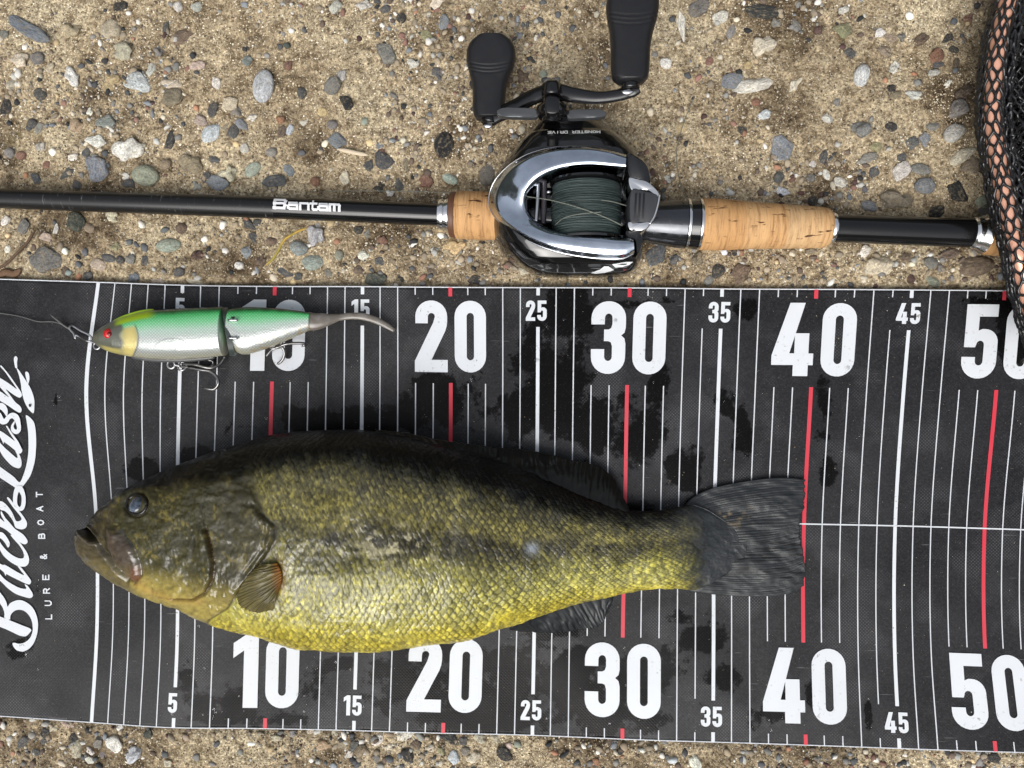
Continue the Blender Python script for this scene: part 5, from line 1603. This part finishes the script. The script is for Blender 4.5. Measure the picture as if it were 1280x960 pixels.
reel = empty('baitcasting_reel', (*pix(712, 275, 0)[:2], 0.0))
tag(reel, 'black and gunmetal baitcasting reel with twin paddle handle on the rod', 'fishing reel')
RY = np.array([146, 147.5, 149, 152, 153.5, 157, 162, 164, 170, 178, 186, 195, 205, 225, 250, 275, 290, 300, 312, 322, 330, 336, 340, 343.5, 345.5, 346.5])
RL = np.array([671, 669, 667, 664, 662, 658, 652, 650, 643, 636, 629, 622, 616, 609.5, 607.5, 610, 616, 622, 632, 643, 655, 668, 680, 695, 708, 722])
RR = np.array([750, 752, 754, 757, 760, 768, 777, 780, 789, 797, 803, 808, 811, 812, 811, 808, 807, 807, 806, 804, 800, 794, 786, 773, 758, 744])
RZ = np.array([.012, .020, .0265, .0285, .0290, .0300, .0315, .0335, .0350, .0365, .0378, .038, .038, .038, .038, .038, .038, .0375, .0365, .035, .032, .028, .0235, .017, .011, .007])
NRW, NXC = 130, 90
ii = np.linspace(0, len(RY) - 1, NRW)
ry = np.interp(ii, np.arange(len(RY)), RY)
rl, rr2, rz = (np.interp(ry, RY, q) for q in (RL, RR, RZ))
def hull_z(px, py):
    l, r, zt = np.interp(py, RY, RL), np.interp(py, RY, RR), np.interp(py, RY, RZ)
    k = np.clip((px - l) / (r - l), 0, 1)
    z = .006 + (zt - .006) * (1 - np.abs(2 * k - 1) ** 6.0) ** .6
    wx, wy = (px - 726) / 68, (py - 254) / 41
    w_ = np.maximum(np.abs(wx), np.abs(wy))
    return z - np.maximum(z - .014, 0) * (1 - smooth(.86, .98, w_))
kk = (1 - np.cos(np.linspace(0, np.pi, NXC))) / 2
PXg = rl[:, None] + (rr2 - rl)[:, None] * kk[None]
PYg = ry[:, None] + 0 * PXg
ZT = hull_z(PXg, PYg)
W = pix(PXg, PYg, .022)
W[..., 1] = pix(np.full(NRW, 710.), ry, np.interp(ry, RY, RZ) * .95)[:, None, 1]
top_ = W.copy(); top_[..., 2] = ZT
bot_ = W.copy(); bot_[..., 2] = np.minimum(.005, ZT - .0005)
V = np.vstack([top_.reshape(-1, 3), bot_.reshape(-1, 3)])
n0 = NRW * NXC
Fq = [grid_faces(NRW, NXC), grid_faces(NRW, NXC, n0)[:, ::-1]]
ed = list(range(NXC)) + [i * NXC + NXC - 1 for i in range(1, NRW)] + [(NRW - 1) * NXC + j for j in range(NXC - 2, -1, -1)] + [i * NXC for i in range(NRW - 2, 0, -1)]
e_ = np.array(ed); e2_ = np.roll(e_, -1)
Fq.append(np.stack([e_, e_ + n0, e2_ + n0, e2_], -1))
me = mesh_np('side_plates', V, np.vstack(Fq))
b_ = _bm.new(); b_.from_mesh(me); _bm.ops.recalc_face_normals(b_, faces=b_.faces); b_.to_mesh(me); b_.free()
hull = sharp(obj('reel_body', me, m_rblack, reel), 40)

def reel_pt(px, py, lift=0.0):
    """A point on top of the reel body."""
    px, py = np.asarray(px, float), np.asarray(py, float)
    Pq = pix(px, py, .022)
    Pq[..., 1] = pix(np.full(py.shape, 710.), py, np.interp(py, RY, RZ) * .95)[..., 1]
    Pq[..., 2] = hull_z(px, py) + lift
    return Pq
# U-shaped top cover
CO = [(783, 192), (760, 185), (735, 181), (710, 180.5), (685, 183), (660, 190), (640, 201), (624, 215), (614, 230), (609.5, 247), (612, 262), (624, 277), (645, 292), (670, 305), (700, 315), (730, 320.5), (760, 323), (780, 322), (793, 316)]
CI = [(782, 211), (760, 210), (738, 209), (715, 211), (695, 216), (678, 224), (667, 234), (660, 245), (659, 256), (663, 266), (672, 276), (684, 284), (697, 289.5), (712, 292), (730, 293), (752, 294), (770, 296), (785, 297), (792, 299)]
N1 = 150
co, ci = crom(CO, N1), crom(CI, N1)
t_ = np.linspace(0, 1, N1)
nose = np.exp(-((t_ - .5) / .17) ** 2)
crown = .0475 - .0075 * nose
prof = [(.0, -.016), (.0, -.0090), (.02, -.0074), (.08, -.0045), (.14, -.0024), (.19, -.0011), (.42, -.0003), (.74, .0), (.85, -.0005), (.92, -.0016), (.97, -.0036), (1.0, -.0070), (1.0, -.020)]
prof = np.array(prof)
kk2 = np.interp(np.linspace(0, 1, 40), np.linspace(0, 1, len(prof)), prof[:, 0])
dz2 = np.interp(np.linspace(0, 1, 40), np.linspace(0, 1, len(prof)), prof[:, 1])
X = co[:, None, 0] * (1 - kk2) + ci[:, None, 0] * kk2
Y = co[:, None, 1] * (1 - kk2) + ci[:, None, 1] * kk2
slope = (-.0045 * nose)[:, None] * (1 - kk2)[None] * 1.6
Z = crown[:, None] + dz2[None] + slope
base = pix(X, Y, (crown[:, None] + np.maximum(dz2, -.005)[None] + slope))
base[..., 2] = Z
V = base.reshape(-1, 3)
Fc = [tuple(f) for f in grid_faces(N1, 40)] + [tuple(range(40)), tuple(range((N1 - 1) * 40, N1 * 40))[::-1]]
o = poly('top_cover', V, Fc, m_cover, reel)
b_ = _bm.new(); b_.from_mesh(o.data); _bm.ops.recalc_face_normals(b_, faces=b_.faces)
b_.to_mesh(o.data); b_.free()
if o.data.polygons[len(o.data.polygons) // 2].normal.z < 0 and o.data.polygons[20].normal.z < 0: o.data.flip_normals()
sharp(o, 38)
edge_p = base[:, 6] - [0, 0, .0001]
tube('trim_line', edge_p, .00035, m_silver, reel, n=8)
# vents in the flank
for pts_ in ([(622, 278), (631, 286), (643, 294), (639, 297), (627, 291), (619, 283)],):
    pass

# spool
sc0 = pix(735, 255.5, .046); spz = .0285; srad = .0178
def spool_piece(name, py0, py1, prof_, mat, n=64, parent=reel):
    y0, y1 = pix(735, py0, .046)[1], pix(735, py1, .046)[1]
    a = np.linspace(0, 2 * np.pi, n, endpoint=False)
    rings = []
    for f_, r_ in prof_:
        yy = y0 + (y1 - y0) * f_
        rings.append(np.stack([sc0[0] + r_ * np.cos(a), np.full(n, yy), spz + r_ * np.sin(a)], -1))
    V = np.vstack(rings); m_ = len(prof_)
    Fc = [tuple(f) for f in grid_faces(m_, n, 0, True)] + [tuple(range(n)), tuple(range((m_ - 1) * n, m_ * n))]
    o = poly(name, V, Fc, mat, parent)
    b = _bm.new(); b.from_mesh(o.data); _bm.ops.recalc_face_normals(b, faces=b.faces); b.to_mesh(o.data); b.free()
    return sharp(o, 40)
m_braid = material('braided_line', lin(66, 80, 78), rough=.5, spec=.3)
g = G(m_braid)
vb = g.coord('Object')
wv = g.n('ShaderNodeTexWave', wave_type='BANDS', bands_direction='Y'); wv.inputs['Scale'].default_value = 420; wv.inputs['Distortion'].default_value = 2.2; wv.inputs['Detail'].default_value = 2
wv.inputs['Detail Scale'].default_value = 1.2
g.l(g.coord('Object', (.25, 1, .25)), wv.inputs['Vector'])
nb_ = g.noise(g.coord('Object', (60, 2200, 60)), 1.0, 3, .6)
g.base(g.mix(g.maprange(nb_, .35, .65, 0, 1), lin(34, 43, 42), lin(74, 87, 85)))
g.bump(g.math('ADD', wv.outputs['Fac'], nb_), .8, .0004)
spool = spool_piece('spool', 216, 294, [(0, .012), (0, .0190), (.035, .0192), (.05, .0185), (.06, .0165), (.94, .0165), (.95, .0185), (.965, .0192), (1, .0190), (1, .012)], m_rblack)
rp = [(0, .0166)]
for q in range(1, 60):
    rp.append((q / 60, .0174 + .0007 * math.sin(q / 60 * math.pi) + .00018 * math.sin(q * 2.4) + random.uniform(-.0001, .0001)))
rp.append((1, .0166))
spool_piece('wound_line', 221, 290, rp, m_braid, parent=spool)
def strand(name, pts, zs, rad, mat, parent, n=30):
    P2 = crom(pts, n); z = np.interp(np.linspace(0, 1, n), np.linspace(0, 1, len(zs)), zs)
    return tube(name, pix(P2[:, 0], P2[:, 1], z), rad, mat, parent, n=6)
m_strand = material('loose_line', lin(104, 108, 98), rough=.4)
strand('line_strand', [(650, 243), (661, 246), (690, 250.5), (725, 260), (755, 271), (778, 282)], [.034, .038, .044, .0475, .0475, .046], .00028, m_strand, reel)
strand('line_strand', [(694, 281), (706, 272), (728, 267), (752, 265)], [.041, .0455, .0472, .0475], .00022, m_strand, reel)
strand('line_strand', [(752, 250), (765, 252), (783, 257)], [.0478, .047, .044], .00025, m_strand, reel)
# level wind
strand('guide_rod', [(673, 224), (672, 250), (670, 277)], [.036] * 3, .0010, m_steel, reel)
strand('worm_shaft', [(680.5, 222), (680, 250), (679, 280)], [.033] * 3, .0015, material('worm', lin(50, 46, 50), rough=.3), reel)
dome('screw', 686, 240, 3, 2, .036, .0008, m_steel, reel, nr=5, na=14)

def prism(name, pts, z0, z1, bev, mat, parent):
    """Upright block from an outline at height z1, edges bevelled inward by bev pixels."""
    c_ = np.array(pts, float); ce = c_.mean(0)
    rings = []
    for z, s_ in ((z0, 0), (z1 - bev * pxm(z1) * .9, 0), (z1 - bev * pxm(z1) * .3, bev * .35), (z1, bev)):
        q = c_ + (ce - c_) / (np.linalg.norm(ce - c_, axis=1)[:, None] + 1e-9) * s_
        Pq = pix(q[:, 0], q[:, 1], z1); Pq[:, 2] = z
        rings.append(Pq)
    V = np.vstack(rings); n = len(c_)
    Fc = [tuple(f) for f in grid_faces(4, n, 0, True)] + [tuple(range(n)), tuple(range(3 * n, 4 * n))]
    o = poly(name, V, Fc, mat, parent)
    b = _bm.new(); b.from_mesh(o.data); _bm.ops.recalc_face_normals(b, faces=b.faces); b.to_mesh(o.data); b.free()
    return sharp(o, 30)
tb = bpy.data.objects.new('thumb_bar', None); col.objects.link(tb); tb.parent = reel; tb.matrix_parent_inverse = Matrix.Translation(-reel.location)
prism('pad', crom([(789, 237.5), (805, 238.5), (820, 242), (822.5, 247), (820, 262), (815.5, 276), (800, 277.5), (788, 277)], 40, True), .024, .0455, 2.0, m_pad, tb)
prism('chrome_end', crom([(786, 222.5), (795, 223.5), (808, 226.5), (818, 234), (824.5, 243), (822.8, 246), (812, 238.5), (800, 237), (789, 236.8)], 40, True), .026, .0452, 1.0, m_chrome, tb)
prism('chrome_end', crom([(785.5, 277.6), (798, 278.2), (813, 277.4), (812, 281), (806, 287), (796, 288), (787, 286.5)], 40, True), .026, .0452, 1.2, m_chrome, tb)
strand('chrome_edge', [(824.5, 243), (822.5, 255), (818, 270), (812, 280)], [.0455] * 4, .0006, m_chrome, tb)
for x in (794.5, 799.5, 804.5):
    prism('rib', [(x - 1.2 + .6, 241.5), (x + 1.2 + .6, 241.5), (x + 1.2 - 1, 273), (x - 1.2 - 1, 273)], .040, .0459, .3, m_rubber, tb)
prism('frame_post', crom([(784, 192), (798, 196), (809, 206), (813, 220), (812, 238), (800, 226), (786, 221)], 30, True), .010, .0420, 3, m_rblack, reel)
prism('frame_post', crom([(783, 288), (797, 289), (804, 300), (797, 318), (795, 300), (784, 296)], 24, True), .010, .038, 1.5, m_rblack, reel)

# lettering on the handle side, upside down
tx = 'MONSTER DRIVE'
m_small = material('small_print', (.62, .62, .6), rough=.4)
for q, ch in enumerate(tx):
    if ch == ' ': continue
    Vl, Fl = letter_geo(ch, .26)
    X = 748 - (q + Vl[:, 0] * .74) * 4.95
    Y = 165.2 + Vl[:, 1] * 2.8
    P = reel_pt(X, Y, .00025)
    P[:, 2] += np.repeat(np.arange(len(P) // 4), 4) * 0.00001
    o = poly('letter', P, Fl, m_small, reel, False)
    if sum(p.normal.z for p in o.data.polygons) < 0: o.data.flip_normals()
# sky glare on the palm-side logo, painted as pale shapes
for nm, pts_ in (('emblem_glare', [(738.7, 342), (749, 338), (754, 334), (759, 334), (767, 338.5), (756, 342), (745, 343)]), ('emblem_glare', [(763, 331.5), (771, 330), (780, 328), (790, 326.5), (785, 331), (776, 334.5), (768, 335.5)])):
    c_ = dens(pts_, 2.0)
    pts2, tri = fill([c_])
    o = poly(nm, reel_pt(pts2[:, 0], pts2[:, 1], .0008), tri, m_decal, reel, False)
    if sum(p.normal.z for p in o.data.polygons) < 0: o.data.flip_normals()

# handle
hd2 = bpy.data.objects.new('handle', None); col.objects.link(hd2); hd2.parent = reel; hd2.matrix_parent_inverse = Matrix.Translation(-reel.location)
m_arm = material('handle_black', lin(20, 20, 22), rough=.25, metal=.3, coat=.4, coat_rough=.06)
pp = crom([(604, 154), (622, 144.5), (645, 133), (668, 120.5), (690, 114), (715, 118.5), (745, 122), (770, 119.5), (788, 114.5), (799, 110)], 70)
za = np.interp(np.linspace(0, 1, 70), np.linspace(0, 1, 10), [.017, .021, .026, .032, .037, .040, .043, .046, .049, .050])
ra = np.interp(np.linspace(0, 1, 70), [0, .03, .2, .4, .5, .7, .93, 1], [6, 9, 10, 10, 10, 7, 7.5, 6]) * pxm(.035)
Vt, Ft = tube_geo(pix(pp[:, 0], pp[:, 1], za), ra, 16, .5)
poly('crank_arm', Vt, Ft, m_arm, hd2)
def knob(name, st, zc_, th_px, groove_y, tilt=0.0):
    st = np.array(st, float)
    yy = np.linspace(0, len(st) - 1, 110)
    k = np.arange(len(st))
    py, cx_, hw = np.interp(yy, k, st[:, 0]), np.interp(yy, k, st[:, 1]), np.interp(yy, k, st[:, 2])
    ker = np.ones(7) / 7
    hw = np.convolve(np.concatenate([np.full(3, hw[0]), hw, np.full(3, hw[-1])]), ker, 'valid')
    n = 72
    a = np.linspace(0, 2 * np.pi, n, endpoint=False)
    ca, sa = np.cos(a), np.sin(a)
    sx2, sz2 = np.sign(ca) * np.abs(ca) ** .75, np.sign(sa) * np.abs(sa) ** .75
    m = pxm(zc_)
    rings = []
    for p, c_, h_ in zip(py, cx_, hw):
        dep = 0
        t2 = min(th_px, h_ * .8)
        P0 = pix(c_, p, zc_)
        xo = h_ * m * sx2
        zo = t2 * m * sz2
        gy = np.abs((p + 7 * (sx2) ** 2) - np.array(groove_y)[:, None]).min(0)
        dep = .00035 * np.exp(-(gy / .8) ** 2)
        rings.append(np.stack([P0[0] + xo * (1 - dep / .012), np.full(n, P0[1]), zc_ + zo - dep * np.sign(sz2)], -1))
    V = np.vstack(rings)
    Fc = [tuple(f) for f in grid_faces(len(py), n, 0, True)] + [tuple(range(n)), tuple(range((len(py) - 1) * n, len(py) * n))]
    o = poly(name, V, Fc, m_rubber, hd2)
    b = _bm.new(); b.from_mesh(o.data); _bm.ops.recalc_face_normals(b, faces=b.faces); b.to_mesh(o.data); b.free()
    return o
knob('knob', [(148, 612, 17), (144, 612, 20), (135, 611, 20.5), (120, 611.5, 20.5), (105, 612, 22), (95, 612.5, 25), (85, 613.5, 29), (75, 614, 31), (62, 614, 30.5), (53, 614, 26), (47, 614, 18), (44.5, 614, 6)], .019, 14, [87, 91.5, 96])
knob('knob', [(105, 789, 10), (103, 788, 17), (98, 787.5, 22.5), (85, 787.5, 24), (60, 788, 24.5), (40, 789, 27), (25, 790, 31), (10, 790.5, 33), (-8, 791, 32), (-20, 791, 28), (-30, 791, 15), (-33, 791, 4)], .051, 15, [26, 31.5, 37])
for (x0, y0, x1, y1, r_, z, mt) in [(788, 104, 788, 112, 11.5, .0505, m_arm), (612, 147, 611, 154, 10, .0185, m_arm), (788, 101.5, 788, 103.5, 9, .0512, m_silver)]:
    tube('bushing', pix(np.linspace(x0, x1, 4), np.linspace(y0, y1, 4), z), r_ * pxm(z), mt, hd2, n=24)
dome('screw', 784.5, 115, 7.5, 3.6, .0520, .0010, m_silver, hd2, nr=6, na=20)
dome('screw', 610, 157.5, 6, 3.0, .0195, .0010, m_silver, hd2, nr=6, na=20)
tube('handle_nut', pix(np.full(8, 690.), np.array([102.5, 103.5, 105, 108, 112, 116, 119, 121]), .040), np.array([8, 10.5, 12, 12.5, 13, 13, 13, 11]) * pxm(.04), m_arm, hd2, n=6)
tube('shaft', pix(np.full(6, 690.), np.linspace(119, 152, 6), .036), 12.5 * pxm(.036), m_rblack, reel, n=24)
sd = bpy.data.objects.new('star_drag', None); col.objects.link(sd); sd.parent = reel; sd.matrix_parent_inverse = Matrix.Translation(-reel.location)
tube('drag_hub', pix(np.full(6, 691.), np.linspace(131, 147, 6), .036), np.array([16, 20, 21, 21, 21, 18]) * pxm(.036), m_rblack, sd, n=30)
def blade(pts, z, mat):
    prism('drag_arm', crom(pts, 40, True), z - .004, z, 1.4, mat, sd)
blade([(621, 139.5), (625, 135.5), (637, 133.8), (655, 134.5), (670, 136.5), (671, 146), (650, 146.5), (626, 145)], .038, m_grey)
blade([(711, 138.5), (730, 136), (748, 135.5), (757, 139.5), (758, 142.5), (752, 146), (730, 147.5), (711, 147.5)], .038, m_grey)
prism('drag_arm', crom([(683, 121), (697, 121), (700, 132), (697, 141), (684, 141), (681, 132)], 24, True), .036, .0475, 2, m_arm, sd)
tube('bearing_cap', pix(np.full(5, 710.), np.linspace(149, 153.5, 5), .028), np.array([42, 43, 43, 43, 40]) * pxm(.028) * .45, m_gun, reel, n=40)

# ------------------------------------------------------------------ the landing net
m_copper = material('copper_tube', lin(236, 178, 150), rough=.32, metal=.35, coat=.3, coat_rough=.1)
m_net = material('net_cord', lin(24, 24, 26), rough=.32, spec=.5, coat=.3, coat_rough=.12)
net = empty('landing_net', (*pix(1262, 180, 0)[:2], 0.0))
tag(net, 'landing net with copper coloured hoop wrapped in black rubber mesh', 'landing net')
HZ = .036
hpts = [(1275, -60), (1266, -20), (1256, 12), (1248, 50), (1243, 90), (1240.5, 130), (1242, 165), (1247, 200), (1253.5, 235), (1261, 270), (1269, 305), (1277, 340), (1288, 385), (1305, 440)]
hp2 = crom(hpts, 160)
hz2 = np.interp(np.linspace(0, 1, 160), [0, .55, .8, 1], [HZ - .006, HZ - .002, HZ + .002, HZ - .004])
HP = pix(hp2[:, 0], hp2[:, 1], hz2)
HR = 9.6 * pxm(HZ)
tube('hoop', HP, HR, m_copper, net, n=24)
seg_len = np.concatenate([[0], np.cumsum(np.linalg.norm(np.diff(HP, axis=0), axis=1))])
def hoop_at(s):
    s = np.clip(s, 0, seg_len[-1])
    return np.stack([np.interp(s, seg_len, HP[:, k]) for k in range(3)], -1)
def hex_edges(nu, nv):
    """Edges of a stretched honeycomb: nu cells across, nv rows; returns list of ((u0,v0),(u1,v1))."""
    E = []
    for r in range(nv):
        for k in range(nu):
            u = k + .5 * (r % 2)
            # vertical wall, then the two slants up to the next row
            E.append(((u, r + 0.0), (u, r + .48)))
            E.append(((u, r + .48), (u + .5, r + 1.0)))
            E.append(((u, r + .48), (u - .5, r + 1.0)))
    return E
def cord_mesh(name, edges, fn, rad, sub=3, wob=0.0):
    geo = []
    for a, b in edges:
        t = np.linspace(0, 1, sub + 1)
        u, v_ = a[0] + (b[0] - a[0]) * t, a[1] + (b[1] - a[1]) * t
        Pq = fn(u, v_)
        if Pq is None: continue
        T = Pq[-1] - Pq[0]
        L_ = np.linalg.norm(T)
        if L_ < 1e-6: continue
        T /= L_
        upv = np.array([0, 0, 1.]) if abs(T[2]) < .9 else np.array([1., 0, 0])
        Nq = np.cross(T, upv); Nq /= np.linalg.norm(Nq); Bq = np.cross(Nq, T)
        m4 = 5
        an = np.linspace(0, 2 * np.pi, m4, endpoint=False)
        rk = rad * (1 + .25 * (np.abs(2 * t - 1)) ** 3)
        V = Pq[:, None] + rk[:, None, None] * (np.cos(an)[None, :, None] * Nq + np.sin(an)[None, :, None] * Bq)
        geo.append((V.reshape(-1, 3), grid_faces(sub + 1, m4, 0, True)))
    off = 0; VV, FF = [], []
    for V, f in geo:
        VV.append(V); FF.append(f + off); off += len(V)
    me = mesh_np(name, np.vstack(VV), np.vstack(FF))
    b = _bm.new(); b.from_mesh(me); _bm.ops.recalc_face_normals(b, faces=b.faces); b.to_mesh(me); b.free()
    return obj(name, me, m_net, net)
NAR = 7
pitch = 13.2 * pxm(HZ)
rows = int(seg_len[-1] / pitch)
def on_hoop(rx2, rz2, shift, seed, wob, dz=0.0):
    rg2 = np.random.default_rng(seed)
    def fn(u, v_):
        v_ = v_ + .55 * (vnoise(u * 1.3 + 20, v_ * .9 + 20, seed + 70) - .5)
        u = u + .5 * (vnoise(np.round(u * 2) % (2 * NAR) * .9 + 40, v_ * .8 + 40, seed + 90) - .5)
        s = v_ * pitch
        c0 = hoop_at(s); c1 = hoop_at(s + .002)
        T = c1 - c0; T /= np.linalg.norm(T, axis=-1)[:, None] + 1e-9
        Nq = np.stack([-T[:, 1], T[:, 0], 0 * T[:, 0]], -1)
        th2 = u / NAR * 2 * np.pi
        w_ = wob * (vnoise(u * 1.7 + 50, v_ * 1.3 + 50, seed) - .5)
        return c0 + Nq * ((rx2 + w_) * np.cos(th2))[:, None] + np.array([0, 0, 1]) * ((rz2 + w_) * np.sin(th2) + dz)[:, None] + Nq * shift
    return fn
cord_mesh('hoop_netting', hex_edges(NAR, rows), on_hoop(HR + .0006, HR + .0006, 0.0, 1, .0006), .00072)
NAR = 9
cord_mesh('hoop_netting', hex_edges(NAR, rows), on_hoop(HR * .8, HR * .7, .0080, 2, .003, -.004), .0009)
NAR = 8
cord_mesh('hoop_netting', hex_edges(NAR, rows), on_hoop(HR * .5, HR * .6, -.0026, 3, .0015, -.0035), .0010)
NAR = 7
cord_mesh('hoop_netting', hex_edges(NAR, rows), on_hoop(HR * .42, HR * .6, -.0030, 4, .0015, -.005), .0010)
# the bag lies crumpled to the right of the hoop, sheet over sheet
def bag(seed, cell, z0, amp, x0=1250, ymax=430):
    def fn(u, v_):
        px = x0 + u * cell + 6 * (vnoise(u * .6 + 9, v_ * .4 + 9, seed) - .5) * 2
        py = -20 + v_ * cell * .95 + 6 * (vnoise(u * .5 + 3, v_ * .5 + 7, seed + 1) - .5) * 2
        lim = np.interp(py, [p[1] for p in hpts], [p[0] for p in hpts])
        if np.any(px < lim + 2) or np.any(py > ymax): return None
        z = z0 + amp * (fbm(px / 30, py / 30, seed + 2, 3) - .4)
        return pix(px, py, np.maximum(z, .004))
    return fn
for q, (cell, z0, amp) in enumerate([(8.5, .010, .012), (8.0, .016, .016), (9.0, .022, .018), (8.2, .013, .018)]):
    cord_mesh('net_bag', hex_edges(14, 54), bag(300 + 10 * q, cell, z0, amp, 1240 + 3 * q, 376 + 10 * q), .00068, sub=2)
# trailing strand of mesh on the mat
strand('net_strand', [(1268, 372), (1270, 380), (1276, 390), (1286, 398)], [.012, .008, .006, .006], .0009, m_net, net)

# ------------------------------------------------------------------ small litter
m_stem = material('grass_stem', lin(160, 146, 56), rough=.6)
g = G(m_stem)
g.base(g.ramp(g.noise(g.coord('Object'), 120, 3, .6), [(.35, lin(120, 128, 50)), (.6, lin(186, 152, 66))]))
def litter(name, pts, rad, mat, label, cat, lift=.002, n=40, flat=1.0):
    P2 = crom(pts, n); Pq = pix(P2[:, 0], P2[:, 1], .003)
    Pq[:, 2] = np.maximum(gz(Pq[:, 0], Pq[:, 1]), -.001) + lift
    r = np.full(n, rad); r[:5] = np.linspace(rad * .3, rad, 5); r[-5:] = np.linspace(rad, rad * .3, 5)
    V, Fc = tube_geo(Pq, r, 7, flat)
    o = poly(name, V, Fc, mat)
    return tag(o, label, cat)
st_ = litter('grass_stem', [(385, 286), (376, 290), (366, 296), (358, 303), (352, 314), (345, 325), (336, 333)], .0007, m_stem, 'thin yellow green grass stem bent between pebbles below the rod', 'stem', .006)
m_chip = material('bleached_wood', lin(206, 190, 164), rough=.8)
litter('wood_splinter', [(421, 185.5), (434, 188), (447, 190.5), (459, 192.5)], .0013, m_chip, 'pale bleached wood splinter lying on the sand above the rod', 'splinter', .002, 20, .6)
m_debris = material('dry_debris', lin(92, 72, 54), rough=.85)
litter('dry_twig', [(-8, 338), (6, 330), (16, 322), (26, 312), (36, 300), (44, 288)], .0008, m_debris, 'brown dry twig poking in at the edge of the gravel below the rod', 'twig', .003)
litter('dry_leaf', [(-6, 346), (4, 340), (14, 342), (24, 336)], .0022, material('dead_leaf', lin(110, 84, 62), rough=.8), 'curled brown dead leaf scrap beside the mat corner', 'leaf', .002, 24, .35)
l2 = strand('loose_line', [(400, 240), (440, 238.5), (500, 239), (560, 240.5), (616, 240)], [.006, .007, .008, .009, .012], .00018, m_strand, None)
tag(l2, 'fine fishing line lying over the gravel along the rod', 'fishing line')
l3 = strand('loose_line', [(868, 120), (856, 150), (847, 180), (846, 205), (850, 228), (857, 250)], [.003, .003, .003, .004, .012, .026], .00022, m_strand, None)
tag(l3, 'thin loop of fishing line curving over sand to the reel seat ring', 'fishing line')
